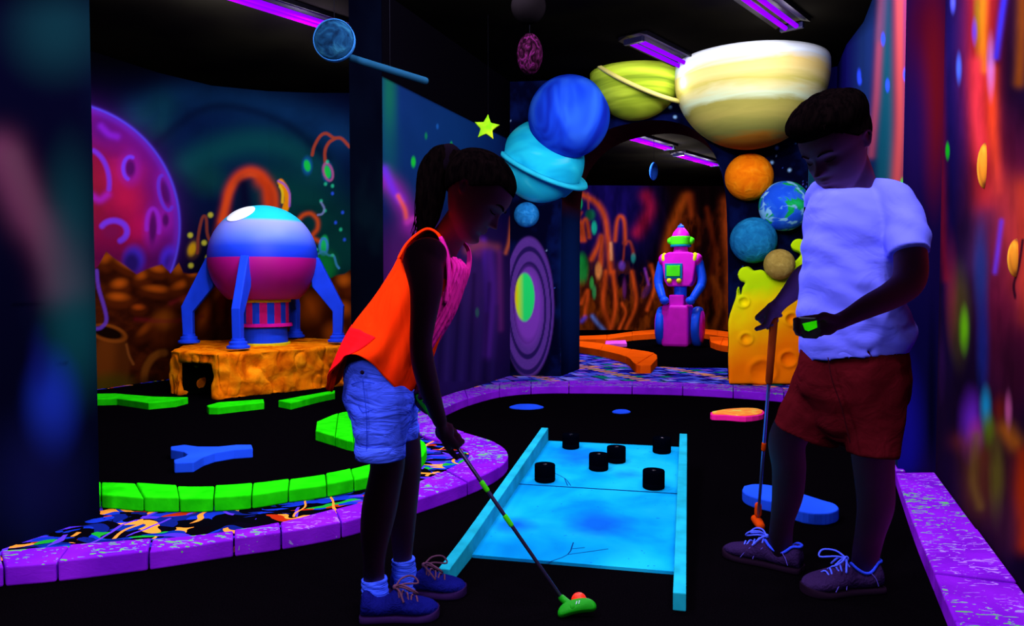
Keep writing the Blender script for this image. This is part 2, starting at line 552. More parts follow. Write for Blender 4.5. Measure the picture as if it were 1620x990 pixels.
    def boulder(cx, cy, rx, ry, rot=0, a=0.9, hot='#cc5c0e'):
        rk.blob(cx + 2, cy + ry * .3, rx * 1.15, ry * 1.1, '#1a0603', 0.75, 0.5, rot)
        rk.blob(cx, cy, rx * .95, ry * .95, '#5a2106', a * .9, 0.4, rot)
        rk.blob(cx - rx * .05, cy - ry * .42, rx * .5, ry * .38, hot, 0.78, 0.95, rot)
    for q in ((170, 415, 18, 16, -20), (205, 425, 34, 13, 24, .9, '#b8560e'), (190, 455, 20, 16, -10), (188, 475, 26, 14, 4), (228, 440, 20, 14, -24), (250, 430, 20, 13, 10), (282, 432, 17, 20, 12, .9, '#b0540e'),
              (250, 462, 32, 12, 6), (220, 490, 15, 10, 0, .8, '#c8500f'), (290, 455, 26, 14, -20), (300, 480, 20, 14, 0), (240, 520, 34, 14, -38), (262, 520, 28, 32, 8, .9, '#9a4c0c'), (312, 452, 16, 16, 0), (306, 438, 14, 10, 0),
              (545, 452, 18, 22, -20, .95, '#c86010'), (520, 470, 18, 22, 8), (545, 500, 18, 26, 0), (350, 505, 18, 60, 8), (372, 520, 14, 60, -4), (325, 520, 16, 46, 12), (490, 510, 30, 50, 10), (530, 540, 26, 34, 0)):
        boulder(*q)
    # crater vase
    rk.blob(178, 572, 28, 52, '#5c2a0a', 0.95, 0.15, 0); rk.blob(166, 570, 18, 44, '#7c3a0c', 0.6, 0.6)
    rk.blob(172, 527, 30, 14, '#8c4410', 1, 0.1, 14); rk.blob(170, 526, 25, 9, '#160704', 1, 0.2, 14)
    rk.line([(200, 545), (204, 562), (211, 576)], 0.9, '#96501e', 0.8, 2); rk.ring(260, 600, 32, 42, 3, '#8a4a12', 0.8, 0, 170, 270, 5)
    rk.blob(176, 612, 36, 20, '#4a4208', 0.8, 0.6); rk.blob(240, 610, 26, 16, '#120804', 0.7, 0.6)
    rk.glow([(270, 480), (310, 462), (340, 455)], 4, '#7a1c20', 0.6); rk.glow([(215, 505), (270, 508), (320, 500)], 4, '#7a1420', 0.5)
    rk.put(np.clip((y - 590) / 60, 0, 1) * 0.3, '#201a04')
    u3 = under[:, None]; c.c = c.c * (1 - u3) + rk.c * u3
    c.line([(153, 428), (156, 455), (166, 490), (168, 508), (160, 518), (152, 520)], 1.6, '#6a3cc0', 0.9, 2.5)
    return c.c
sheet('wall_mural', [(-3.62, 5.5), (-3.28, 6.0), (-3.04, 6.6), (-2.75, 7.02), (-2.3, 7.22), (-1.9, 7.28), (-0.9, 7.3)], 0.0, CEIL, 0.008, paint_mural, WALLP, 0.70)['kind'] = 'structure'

# --- partition: long painted wall to the left of the hall
def paint_partition(x, y):
    c = Canvas(x, y, '#0a0a3c')
    n = fbm(x / 30, y / 120, 5)
    c.put(np.clip((y - 330) / 120, 0, 1) * 0.95, '#1c0c3c')
    c.put(np.clip((n - .4) * 2, 0, 1) * .4, '#0c2058')
    c.blob(700, 220, 90, 90, '#0d3a74', 0.8, 0.8); c.blob(640, 210, 60, 120, '#0e2f66', 0.6, 0.8)
    c.blob(616, 160, 10, 90, '#0f6240', 0.75, 0.9); c.blob(618, 240, 14, 50, '#0c3f58', 0.6, 0.9)
    c.glow([(608, 285), (625, 300), (636, 320), (645, 340), (650, 362), (672, 350)], 14, '#8a2294', 0.8)
    c.glow([(608, 268), (622, 300), (634, 316)], 7, '#6a2ce0', 0.7)
    c.glow([(630, 310), (640, 330), (643, 345)], 4, '#f05a3a', 0.85); c.glow([(644, 352), (655, 346), (668, 352)], 5, '#c838b0', 0.85)
    c.blob(640, 420, 34, 60, '#5a1c6a', 0.6, 0.8)
    c.blob(654, 256, 3.4, 8, '#18c832', 0.95, 0.5); c.blob(714, 229, 2, 5, '#1cb848', 0.9, 0.5); c.blob(674, 215, 2, 5, '#128c4c', 0.8, 0.6); c.blob(692, 200, 2, 4, '#1a60b0', 0.8, 0.6)
    c.blob(755, 494, 3, 7, '#1ad02a', 0.95, 0.5)
    c.glow([(765, 380), (768, 430), (772, 490)], 5, '#6a2cf0', 0.75); c.glow([(756, 400), (760, 390), (745, 380)], 9, '#a83898', 0.8)
    c.glow([(740, 396), (760, 388), (785, 392)], 7, '#cc5a5a', 0.8)
    c.blob(752, 450, 26, 50, '#4a2a78', 0.7, 0.9); c.blob(735, 560, 40, 60, '#24205e', 0.8, 0.9); c.blob(780, 450, 10, 70, '#12203c', 0.5, 0.9)
    c.glow([(810, 345), (806, 380), (800, 400)], 3, '#ff7a2a', 0.9)
    c.blob(770, 470, 50, 90, '#3c1c6a', 0.6, 0.9); c.blob(720, 590, 60, 50, '#2a1458', 0.6, 0.9); c.glow([(775, 400), (780, 470), (772, 560)], 8, '#6a2cb0', 0.6); c.glow([(790, 400), (792, 520)], 5, '#8a3090', 0.5)
    for i in range(9):
        xx = 690 + i * 12
        c.glow([(xx, 430 + (i * 37) % 60), (xx - 8, 600)], 4, '#0e0a28' if i % 2 else '#34226a', 0.45)
    # black paint above the mural
    lim = np.interp(x, [600, 608, 790, 900], [121, 125, 215, 269])
    c.put(np.clip((lim - y) / 2, 0, 1), '#040307')
    return c.c
q0 = gp(608, 670, 0.0); q1 = q0 + EV * 2.35
sheet('wall_partition', [q0[:2], q1[:2]], 0.0, CEIL, 0.009, paint_partition, WALLP, 0.85)['kind'] = 'structure'
mb = MB(); mb.prism([q0 - EU * 0.003, q1 - EU * 0.003, q1 - EU * 0.215, q0 - Vector((0.205, 0.0, 0))], 0, CEIL)
def darkpanel(nt, b):
    v = mapping(nt, (1, 1, 0.6)); n = noise(nt, v, 2.2, 3)
    nt.links.new(ramp(nt, n, [(0.35, hexc('#010106')), (0.6, hexc('#02040e')), (0.75, hexc('#041018'))]), b.inputs['Base Color'])
struct(obj('wall_partition_core', mb, MF('dark_panel', darkpanel, .8, .1), smooth=False))

# --- right wall, near part, with its return and the part beyond
def streak(c, pts, w_, col, a=0.8): c.glow(pts, w_, col, a)
def paint_right(x, y):
    c = Canvas(x, y, '#1a0a2a')
    n = fbm(x / 24, y / 220, 9, 4)
    c.put(np.clip((n - .4) * 2.4, 0, 1) * .5, '#2e0c34')
    c.blob(1500, 200, 14, 300, '#0c0a48', 0.8, 0.6); c.blob(1520, 130, 16, 160, '#1a1460', 0.6, 0.8)
    c.glow([(1484, 0), (1488, 200), (1492, 380), (1497, 440)], 7, '#7a0e26', 0.7)
    c.glow([(1556, -20), (1552, 100), (1556, 200), (1566, 320)], 22, '#d8281e', 0.75)
    c.glow([(1556, -20), (1555, 60), (1557, 110)], 7, '#ff8a1a', 0.8); c.blob(1547.5, 25.0, 5.8, 47.0, '#6a8a10', 0.5, 0.95)
    c.glow([(1546, 100), (1546, 180), (1552, 250)], 11, '#f03a4a', 0.7)
    c.glow([(1568, 110), (1570, 170), (1572, 220), (1580, 300)], 9, '#ff4a22', 0.8)
    c.blob(1567.5, 105.0, 5.2, 34.5, '#d080e0', 0.75, 0.95)
    c.glow([(1590, -10), (1584, 30), (1576, 90)], 5, '#3c34f0', 0.85); c.blob(1541.5, 50.0, 3.4, 15.0, '#5a3cf0', 0.7, 0.95)
    c.glow([(1618, -10), (1614, 100), (1612, 130)], 9, '#9a4a08', 0.75)
    c.blob(1517.0, 108.0, 3.4, 17.4, '#4a70ff', 0.95, 0.95); c.blob(1507.5, 4.0, 3.4, 12.6, '#5a60ff', 0.9, 0.95)
    c.blob(1499, 239, 3, 12, '#12c81e', 0.95, 0.5)
    c.blob(1600, 420, 40, 160, '#a02048', 0.6, 0.8); c.glow([(1600, 380), (1585, 300), (1620, 440)], 30, '#d03a3a', 0.55)
    c.glow([(1584, 350), (1578, 400), (1574, 430)], 4, '#7a3cf0', 0.85); c.glow([(1560, 345), (1545, 420)], 22, '#4a2860', 0.5)
    c.glow([(1620, 300), (1630, 500)], 20, '#e0441e', 0.6)
    c.blob(1552, 430, 10, 60, '#1a3a8a', 0.75, 0.8); c.blob(1555, 540, 9, 70, '#0c2a88', 0.75, 0.8)
    c.blob(1518, 500, 14, 60, '#5a4a18', 0.7, 0.8); c.blob(1525.3, 521.7, 5.8, 26.0, '#7adc14', 0.9, 0.95)
    c.blob(1505, 460, 8, 60, '#8a2030', 0.5, 0.9); c.blob(1490, 580, 5, 40, '#30124e', 0.6, 0.9)
    c.blob(1600, 560, 30, 60, '#14081e', 0.7, 0.9)
    c.blob(1535.7, 671.7, 13.8, 39.0, '#8a30e8', 0.8, 0.95); c.blob(1544.0, 690.0, 10.3, 21.0, '#d83ab0', 0.7, 0.95)
    c.blob(1559.5, 645.0, 6.9, 24.0, '#1aa0d0', 0.9, 0.95); c.blob(1564.0, 682.5, 8.0, 22.0, '#6aa01a', 0.85, 0.95)
    c.blob(1582.5, 650.0, 9.2, 20.0, '#8a2410', 0.7, 0.95); c.blob(1595.5, 650.0, 4.6, 22.0, '#e868b0', 0.9, 0.95); c.glow([(1590, 680), (1605, 700)], 14, '#d07018', 0.75)
    c.glow([(1520, 700), (1545, 720)], 16, '#a03a20', 0.5); c.blob(1555, 750, 34, 60, '#7a3a22', 0.7, 0.8); c.blob(1576.5, 755.0, 9.2, 50.0, '#7a7a24', 0.6, 0.95)
    c.glow([(1545, 690), (1540, 760), (1550, 800)], 8, '#8c6a2a', 0.6)
    c.glow([(1622, 720), (1618, 800), (1622, 860)], 14, '#e0400c', 0.85)
    c.blob(1590, 830, 24, 40, '#50203a', 0.6, 0.8); c.blob(1505, 760, 18, 70, '#1c0c34', 0.6, 0.8)
    k_ = fbm(x / 40, y / 90, 77, 4); c.c *= (0.55 + .9 * k_)[:, None]
    n2 = fbm(x / 10, y / 60, 19, 4); c.put(np.clip((0.45 - n2) * 2, 0, 1) * .35, '#0c0618')
    c.line([(1618, 380), (1612, 420), (1604, 450), (1606, 470)], 1.2, '#180820', 0.9, 2)
    return c.c
r1 = gp(1480, 745, 0.06); r0 = r1 - EV * 2.6
r1.z = r0.z = 0
sheet('wall_right', [r0[:2], r1[:2]], 0.0, CEIL, 0.007, paint_right, WALLP, 0.62)['kind'] = 'structure'
def paint_return(x, y):
    c = Canvas(x, y, '#0c0530')
    c.blob(1470, 60, 30, 90, '#3c0418', 0.9, 0.8); c.blob(1478, 160, 18, 120, '#5a0a14', 0.9, 0.8)
    c.blob(1448, 200, 20, 100, '#1a0a44', 0.7, 0.8); c.blob(1452, 600, 26, 160, '#080634', 0.9, 0.8); c.blob(1432, 690, 24, 90, '#14108c', 0.8, 0.8)
    c.blob(1474, 640, 6, 120, '#030214', 0.8, 0.8); c.blob(1470, 780, 20, 60, '#1a0a40', 0.6, 0.8)
    return c.c
r2 = r1 - EU * 0.15
sheet('wall_return', [r2[:2], r1[:2]], 0.0, CEIL, 0.007, paint_return, WALLP, 1.0)['kind'] = 'structure'
def paint_right_far(x, y):
    c = Canvas(x, y, '#0a1a3c')
    c.blob(1400, 250, 14, 260, '#0a4454', 0.9, 0.5); c.blob(1365, 120, 20, 160, '#14285c', 0.8, 0.8); c.put(np.clip((1362 - x) / 26, 0, 1) * 0.8, '#140a6a')
    c.glow([(1424, -20), (1424, 100), (1424, 200), (1418, 320), (1424, 420)], 9, '#a03c3e', 0.95); c.glow([(1432, -10), (1434, 300)], 3.5, '#7a2a58', 0.8)
    c.glow([(1396, -20), (1390, 90), (1386, 160), (1378, 245)], 6, '#8a3a52', 0.9); c.glow([(1398, 0), (1394, 60)], 8, '#2a3a5c', 0.6)
    for a, b_, h in ((1397, 62, 9), (1359, 120, 10), (1360, 128, 6), (1432, 118, 9), (1404, 135, 9)): c.blob(a, b_, 3, h, '#2a4cff', 0.9, 0.6)
    c.blob(1427, 296, 3, 12, '#12c838', 0.95, 0.5)
    c.put(np.clip((x - 1437) / 4, 0, 1), '#120628')
    c.blob(1284, 290, 7, 60, '#0c4c50', 0.8, 0.6); c.blob(1275, 290, 2.5, 60, '#7a30c8', 0.9, 0.6); c.blob(1300, 420, 30, 130, '#081a3c', 0.8, 0.6)
    c.put(np.clip((70 - y + (1350 - x) * 0.7) / 40, 0, 1) * np.clip((1400 - x) / 40, 0, 1), '#020208')
    return c.c
A = gp(797, 594, 0.05)
B0 = Vector((A.x, A.y, 0))
def on_face(px, back=0.0):
    "point of the arch's front plane seen at pixel column px"
    k = (px - 810) / F * 1.0014
    o = B0 + EV * back
    # o + EU*u : x = k*y
    u = (k * o.y - o.x) / (AU.x - k * AU.y)
    return o + AU * u
ar_end = on_face(1274)
far_c = ar_end + EU * 0.02
s = r2 + EV * 2.35
sheet('wall_right_far', [r2[:2], (r2 + EV * 1.6)[:2], (r2 + EV * 2.1 - EU * .02)[:2], ((r2 + EV * 2.6 - EU * 0.10))[:2], (ar_end + EU * .22 - EV * .10)[:2], (ar_end + EU * .005 - EV * .02)[:2]], 0.0, CEIL, 0.01, paint_right_far, WALLP, 1.0, smooth=True)['kind'] = 'structure'

# --- arch with the starry paint and the spiral galaxy
def paint_arch(x, y):
    c = Canvas(x, y, '#03041c')
    n = fbm(x / 22, y / 26, 33)
    c.put(np.clip((n - .45) * 3, 0, 1) * .6, '#0a1a54')
    c.blob(905, 450, 16, 110, '#0c2f6c', 0.7, 0.8); c.blob(1010, 180, 40, 20, '#101a60', 0.6, 0.8)
    rr = np.random.RandomState(5)
    for i in range(150):
        a = rr.uniform(780, 1290); b_ = rr.uniform(90, 620); q = rr.uniform(0.6, 1.5)
        c.blob(a, b_, q, q, ('#4a8ae0', '#3a5ac8', '#9ab8e8', '#6a5ae0')[i % 4], 0.85, 0.7)
    for a, b_ in ((955, 190), (1068, 185), (1060, 170), (954, 200), (1229, 234), (1221, 257), (1249, 269), (941, 412)): c.blob(a, b_, 2.4, 2.4, '#9ad0ff', 0.9, 0.8)
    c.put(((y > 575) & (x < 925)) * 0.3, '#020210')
    # galaxy
    dx = (x - 836) / 41.0; dy = (y - 485 + (x - 836) * 0.0) / 112.0
    d = np.sqrt(dx * dx + dy * dy); th = np.arctan2(dy, dx)
    body = np.clip((1.02 - d) / 0.06, 0, 1) * (x < 887)
    g = Canvas(x, y, '#563088')
    g.put(np.clip((fbm(x / 3, y / 3, 2) - .45) * 2, 0, 1) * .3, '#6c4094')
    sp = np.cos((d * 4.6 - th / (2 * PI)) * 2 * PI)
    g.put(np.clip((sp - 0.25) * 2.2, 0, 1) * np.clip((d - .42) * 6, 0, 1) * .9, '#180f48')
    g.put(np.clip((.62 - d) * 5, 0, 1) * .6, '#8a3cc0')
    b3 = body[:, None]; c.c = c.c * (1 - b3) + g.c * b3
    e1 = np.sqrt(((x - 830) / 15.5) ** 2 + ((y - 470) / 38.0) ** 2)
    t = np.clip((x - 814) / 30, 0, 1)
    core = Canvas(x, y, '#20e86a')
    core.put(np.clip((0.5 - t) * 3, 0, 1), '#c8e81a'); core.put(np.clip((0.16 - t) * 6, 0, 1), '#f0a014')
    k = np.clip((1.06 - e1) / .12, 0, 1)[:, None]; c.c = c.c * (1 - k) + core.c * k
    # rim of the opening
    return c.c
STAR = vcol_mat('starry_paint', 0.7, 0.2)
inner = [(887, 620), (887, 500), (887, 400), (888, 320), (896, 270), (920, 232), (955, 207), (1000, 194), (1045, 190), (1085, 200), (1115, 224), (1135, 262), (1146, 310), (1150, 400), (1152, 500), (1152, 620)]
# front face as a fine grid with the opening left out
def arch_z(px, py):
    P = on_face(px); a, f, u = ray(px, py)
    return CAMH + u * P.y / f
def build_arch():
    us = (on_face(1274) - B0).dot(AU)
    step = 0.009
    inn = []
    for (x, y) in catmull(inner, 3):
        P = on_face(x); inn.append(((P - B0).dot(AU), max(0.0, arch_z(x, y))))
    iu = np.array([p[0] for p in inn]); iz = np.array([p[1] for p in inn])
    uL, uR = iu.min(), iu.max()
    vs = []; fs = []
    NV = 300
    def otop(u_):
        best = 0
        for a, b_ in zip(inn[:-1], inn[1:]):
            if (a[0] - u_) * (b_[0] - u_) <= 0 and abs(a[0] - b_[0]) > 1e-6:
                t = (u_ - a[0]) / (b_[0] - a[0]); best = max(best, a[1] + t * (b_[1] - a[1]))
        return best
    for (ua, ub, op) in ((0, uL, 0), (uL + 1e-4, uR - 1e-4, 1), (uR, us, 0)):
        n_ = max(2, int((ub - ua) / step) + 1); o = len(vs)
        for u_ in np.linspace(ua, ub, n_):
            z0 = otop(u_) if op else 0.0
            for j in range(NV):
                z = z0 + (CEIL - z0) * j / (NV - 1)
                p = B0 + AU * u_; vs.append((p.x, p.y, z))
        for i in range(n_ - 1):
            for j in range(NV - 1):
                a = o + i * NV + j; fs.append((a, a + NV, a + NV + 1, a + 1))
    # pull the outlines of the opening shut
    o = len(vs)
    DEP = 0.64; M2 = 40
    ring = [(u_, z) for u_, z in inn]
    for (u_, z) in ring:
        for j in range(M2):
            p = B0 + AU * u_ + EV * DEP * j / (M2 - 1); vs.append((p.x, p.y, z))
    # vertical sides finely cut
    for i in range(len(ring) - 1):
        for j in range(M2 - 1):
            a = o + i * M2 + j; fs.append((a, a + 1, a + M2 + 1, a + M2))
    co = np.array(vs); me = bpy.data.meshes.new('wall_arch'); me.from_pydata(vs, [], fs)
    px, py = proj(co); col = paint_arch(px, py)
    # the inside of the arch band is plain reddish dark paint
    ins = np.zeros(len(vs), bool); ins[o:] = True
    hi = ins & (co[:, 2] > 1.55)
    col[hi] = np.array(hexc('#2a0c14')) * (0.7 + 0.6 * fbm(px[hi] / 8, py[hi] / 8, 3))[:, None]
    ca = me.color_attributes.new('paint', 'FLOAT_COLOR', 'POINT')
    rgba = np.ones((len(vs), 4)); rgba[:, :3] = col; ca.data.foreach_set('color', rgba.ravel())
    return struct(link('wall_arch', me, STAR))
build_arch()
# strips of the jambs between the face grid and the opening
# --- far room
def paint_far(x, y):
    c = Canvas(x, y, '#0a0620')
    c.put(np.clip((x - 1010) / 40, 0, 1), '#0c0306')
    c.blob(960, 330, 60, 70, '#1a0f66', 0.85, 0.8); c.put(np.clip((290 - y) / 40, 0, 1) * .8, '#07030f')
    c.glow([(1022, 310), (1028, 330), (1018, 352), (1008, 368)], 9, '#a0143c', 0.85)
    c.put(np.clip((y - 440) / 50, 0, 1) * np.clip((1060 - x) / 30, 0, 1) * .95, '#4a1804')
    c.put(np.clip((y - 400) / 60, 0, 1) * np.clip((975 - x) / 30, 0, 1) * .6, '#5a2206')
    f = fbm(x / 9, y / 22, 41, 5)
    L = np.clip((1075 - x) / 30, 0, 1) * np.clip((y - 410) / 40, 0, 1)
    c.put(np.clip((f - .45) * 5, 0, 1) * L * .8, '#8a3a08'); c.put(np.clip((.42 - f) * 5, 0, 1) * L * .8, '#1c0802')
    # right side: cave rocks
    R = np.clip((x - 1040) / 20, 0, 1)
    ledge = np.interp(x, [1030, 1048, 1060, 1085, 1110, 1140, 1170], [470, 400, 350, 310, 345, 320, 290])
    k = R * np.clip((y - ledge) / 10, 0, 1)
    c.put(k * .95, '#3a1206'); c.put(np.clip((f - .46) * 5, 0, 1) * k * .7, '#84320a'); c.put(np.clip((.44 - f) * 6, 0, 1) * k * .85, '#120402')
    c.glow([(1050, 420), (1062, 360), (1084, 312)], 7, '#b04c10', 0.75); c.glow([(1150, 320), (1156, 420), (1160, 520)], 9, '#c4501a', 0.8); c.glow([(1090, 310), (1095, 340)], 6, '#9a3a10', 0.7)
    c.blob(1118, 380, 16, 90, '#100406', 0.85, 0.6); c.glow([(1118, 330), (1130, 400), (1118, 470)], 4, '#6a2208', 0.6)
    c.glow([(1128, 440), (1140, 480), (1128, 520)], 5, '#8a3c0c', 0.7)
    # tentacles
    for pts, w_ in (([(912, 303), (922, 308), (945, 322), (957, 345), (962, 380), (966, 430)], 4.5), ([(973, 380), (976, 350), (982, 342), (988, 352), (989, 385)], 3),
                    ([(987, 384), (996, 382), (1001, 395), (1002, 405)], 2.2), ([(988, 384), (986, 410), (984, 418)], 1.6), ([(918, 360), (916, 345), (920, 336)], 2), ([(925, 380), (922, 355), (928, 348), (932, 375)], 3),
                    ([(912, 360), (912, 350), (918, 352), (920, 380)], 3), ([(936, 410), (946, 390), (952, 375), (950, 420)], 4), ([(920, 480), (930, 460), (925, 500)], 3), ([(958, 430), (955, 480), (965, 520)], 4), ([(970, 430), (974, 480), (968, 515)], 3.5),
                    ([(930, 306), (931, 330)], 1.5), ([(1022, 430), (1026, 450), (1018, 468), (1028, 440)], 1.6), ([(1000, 430), (1006, 480), (990, 520)], 3), ([(980, 520), (990, 495), (984, 480)], 2.5), ([(1030, 420), (1036, 450), (1024, 490)], 3)):
        c.glow(pts, w_, '#e8561a' if w_ > 2.4 else '#b04030', 0.9)
    c.glow([(966, 385), (967, 410)], 2.5, '#ffb070', 0.8)
    c.blob(917, 322, 4, 9, '#18d878', 0.95, .4); c.blob(940, 360, 4, 10, '#18c8a0', 0.95, .4); c.blob(934, 340, 7, 8, '#0f7a3a', 0.7, .5); c.blob(1002, 408, 3.4, 7, '#2aa8a0', 0.9, .5)
    c.blob(984, 420, 5, 7, '#7a4ad8', 0.8, .5); c.blob(921, 425, 9, 22, '#12a03c', 0.9, .4); c.blob(947, 428, 5, 12, '#ffa050', 0.95, .5); c.blob(936, 448, 3, 9, '#3cc850', 0.8, .5); c.blob(940, 462, 3, 10, '#38b860', 0.8, .5)
    c.glow([(937, 500), (946, 512), (956, 522)], 3, '#6a8ae0', 0.9); c.glow([(920, 508), (926, 502)], 3, '#5a4ae0', 0.8); c.blob(1023, 460, 5, 12, '#4a2060', 0.8, .4, 30); c.glow([(1020, 425), (1026, 450)], 2, '#8a3ac0', .8)
    c.blob(988, 455, 3, 14, '#7a2a80', 0.6, .6)
    q_ = fbm(x / 7, y / 26, 63, 5); c.c *= (0.25 + 1.5 * q_)[:, None]
    return c.c
fl = gp(880, 521.3, 0.05); fr_ = gp(1200, 521.3, 0.05)
sheet('wall_back', [(fl.x - .6, fl.y), (fr_.x + .3, fr_.y + .2)], 0.0, CEIL, 0.015, paint_far, WALLP, 0.85)['kind'] = 'structure'
# side walls of the far room
mb = MB()
a = B0 + EV * 0.64 - EU * 0.1; b_ = Vector((fl.x - .55, fl.y + .1, 0))
mb.prism([a, b_, b_ - EU * .1, a - EU * .1], 0, CEIL)
struct(obj('wall_back_left', mb, DARK, smooth=False))
mb = MB(); a = ar_end + EV * 0.66; b_ = Vector((fr_.x + .3, fr_.y + .3, 0)); mb.prism([a, b_, b_ + EU * .1, a + EU * .1], 0, CEIL)
struct(obj('wall_back_right', mb, DARK, smooth=False))
mb = MB(); mb.prism([(-6.5, -3.4), (7.5, -3.4), (7.5, -3.5), (-6.5, -3.5)], 0, CEIL); struct(obj('wall_behind', mb, DARK, smooth=False))

# ------------------------------------------------------------------ ground layers
def W(pts, z): return [gp(x, y, z) for x, y in pts]
KO = [(-60, 905), (7, 896), (90, 889), (235, 872), (370, 852), (445, 842), (540, 825), (600, 808), (657, 790), (740, 762), (790, 738), (804, 718), (785, 700), (735, 684), (705, 674), (694, 662), (703, 645), (740, 630), (790, 617), (840, 612), (900, 611), (1000, 612), (1080, 614), (1160, 618), (1240, 624), (1300, 631)]
KI = [(-60, 878), (0, 870), (110, 862), (240, 852), (370, 838), (443, 826), (530, 804), (590, 788), (650, 765), (705, 743), (735, 728), (742, 715), (725, 705), (695, 697), (668, 688), (655, 664), (680, 634), (735, 616), (790, 606), (840, 603), (900, 602), (1000, 603), (1080, 605), (1160, 609), (1240, 614), (1300, 620)]
ko = W(KO, 0.06); ki = W(KI, 0.06)
mid = [(a + b) / 2 for a, b in zip(ko, ki)]
def splatter(nt, b):
    v = mapping(nt, (1, 1, 1))
    n1 = N(nt, 'ShaderNodeTexNoise'); n1.inputs['Scale'].default_value = 3.2; n1.inputs['Detail'].default_value = 2
    nt.links.new(v, n1.inputs['Vector'])
    ad = N(nt, 'ShaderNodeVectorMath', operation='MULTIPLY_ADD'); ad.inputs[1].default_value = (0.5, 0.5, 0.5)
    nt.links.new(n1.outputs['Color'], ad.inputs[0]); nt.links.new(v, ad.inputs[2])
    vo = N(nt, 'ShaderNodeTexVoronoi'); vo.inputs['Scale'].default_value = 16
    st = N(nt, 'ShaderNodeMapping'); st.inputs['Rotation'].default_value = (0, 0, 0.5); st.inputs['Scale'].default_value = (0.55, 1.7, 1)
    nt.links.new(ad.outputs[0], st.inputs[0]); nt.links.new(st.outputs[0], vo.inputs['Vector'])
    sx = N(nt, 'ShaderNodeSeparateColor'); nt.links.new(vo.outputs['Color'], sx.inputs[0])
    base = ramp(nt, sx.outputs[0], [(0, hexc('#04040a')), (.2, hexc('#1230b8')), (.42, hexc('#060410')), (.5, hexc('#4a2cd8')), (.56, hexc('#0c1c74')), (.68, hexc('#18a02c')), (.74, hexc('#050308')), (.86, hexc('#ff9a34')), (.93, hexc('#b02a0a')), (.97, hexc('#0a2a90'))], 'CONSTANT')
    fl_ = noise(nt, st.outputs[0], 26, 4, 2.5)
    fm = ramp(nt, fl_, [(0.0, (0, 0, 0)), (.68, (1, 1, 1))], 'CONSTANT')
    c2 = mix(nt, fm, base, hexc('#07050f'))
    w_ = N(nt, 'ShaderNodeTexWave'); w_.inputs['Scale'].default_value = 2.2; w_.inputs['Distortion'].default_value = 9; w_.inputs['Detail'].default_value = 1.5; w_.inputs['Detail Scale'].default_value = 1.6
    nt.links.new(v, w_.inputs['Vector'])
    wl = ramp(nt, w_.outputs['Fac'], [(0, (0, 0, 0)), (.965, (1, 1, 1))], 'CONSTANT')
    def brk(sock, sc, th):
        q_ = ramp(nt, noise(nt, v, sc, 2), [(0, (0, 0, 0)), (th, (1, 1, 1))], 'CONSTANT')
        m_ = N(nt, 'ShaderNodeMath', operation='MULTIPLY'); nt.links.new(sock, m_.inputs[0]); nt.links.new(q_, m_.inputs[1]); return m_.outputs[0]
    c3 = mix(nt, brk(wl, 5, .5), c2, hexc('#5c34e8'))
    w2 = N(nt, 'ShaderNodeTexWave'); w2.inputs['Scale'].default_value = 1.9; w2.inputs['Distortion'].default_value = 12; w2.inputs['Phase Offset'].default_value = 3.0
    nt.links.new(v, w2.inputs['Vector'])
    wl2 = ramp(nt, w2.outputs['Fac'], [(0, (0, 0, 0)), (.982, (1, 1, 1))], 'CONSTANT')
    nt.links.new(mix(nt, brk(wl2, 7, .5), c3, hexc('#ff9434')), b.inputs['Base Color'])
SPL = MF('splatter_carpet', splatter, 0.9, 0.05)
poly = [(p.x, p.y) for p in mid[:17]] + [(q0.x + .02, q0.y + .3), (q0.x - .3, q0.y + 2.6), (-4.2, 7.4), (-4.2, 1.0)]
mb = MB(); mb.prism(poly, 0.0, 0.05)
tag(obj('splatter_carpet', mb, SPL, smooth=False), 'black carpet splashed with blue, orange, green and violet paint inside the purple kerb', 'carpet')

def geo(nt, b):
    v = mapping(nt, (1, 1, 1), rot=(0, 0, -HA))
    vo = N(nt, 'ShaderNodeTexVoronoi'); vo.inputs['Scale'].default_value = 9; vo.distance = 'CHEBYCHEV'; vo.inputs['Randomness'].default_value = 0.2
    nt.links.new(v, vo.inputs['Vector'])
    sx = N(nt, 'ShaderNodeSeparateColor'); nt.links.new(vo.outputs['Color'], sx.inputs[0])
    base = ramp(nt, sx.outputs[0], [(0, hexc('#4c58e8')), (.28, hexc('#1c1280')), (.42, hexc('#7a4ae0')), (.62, hexc('#2424b0')), (.78, hexc('#0a7a70')), (.88, hexc('#8888f8')), (.96, hexc('#e08a70'))], 'CONSTANT')
    ed = ramp(nt, vo.outputs['Distance'], [(0, (0, 0, 0)), (.44, (1, 1, 1))], 'CONSTANT')
    c = mix(nt, ed, base, hexc('#100a3c'))
    ch = N(nt, 'ShaderNodeTexWave'); ch.wave_type = 'BANDS'; ch.bands_direction = 'X'; ch.inputs['Scale'].default_value = 0.42
    nt.links.new(v, ch.inputs['Vector'])
    k = ramp(nt, ch.outputs['Fac'], [(0, (0, 0, 0)), (.93, (1, 1, 1))], 'CONSTANT')
    ds = N(nt, 'ShaderNodeTexWave'); ds.bands_direction = 'Y'; ds.inputs['Scale'].default_value = 2.6
    nt.links.new(v, ds.inputs['Vector'])
    k2 = ramp(nt, ds.outputs['Fac'], [(0, (0, 0, 0)), (.45, (1, 1, 1))], 'CONSTANT')
    mm = N(nt, 'ShaderNodeMath', operation='MULTIPLY'); nt.links.new(k, mm.inputs[0]); nt.links.new(k2, mm.inputs[1])
    c2 = mix(nt, mm.outputs[0], c, hexc('#e09060'))
    nt.links.new(c2, b.inputs['Base Color'])
GEO = MF('patterned_carpet', geo, 0.9, 0.05)
mb = MB()
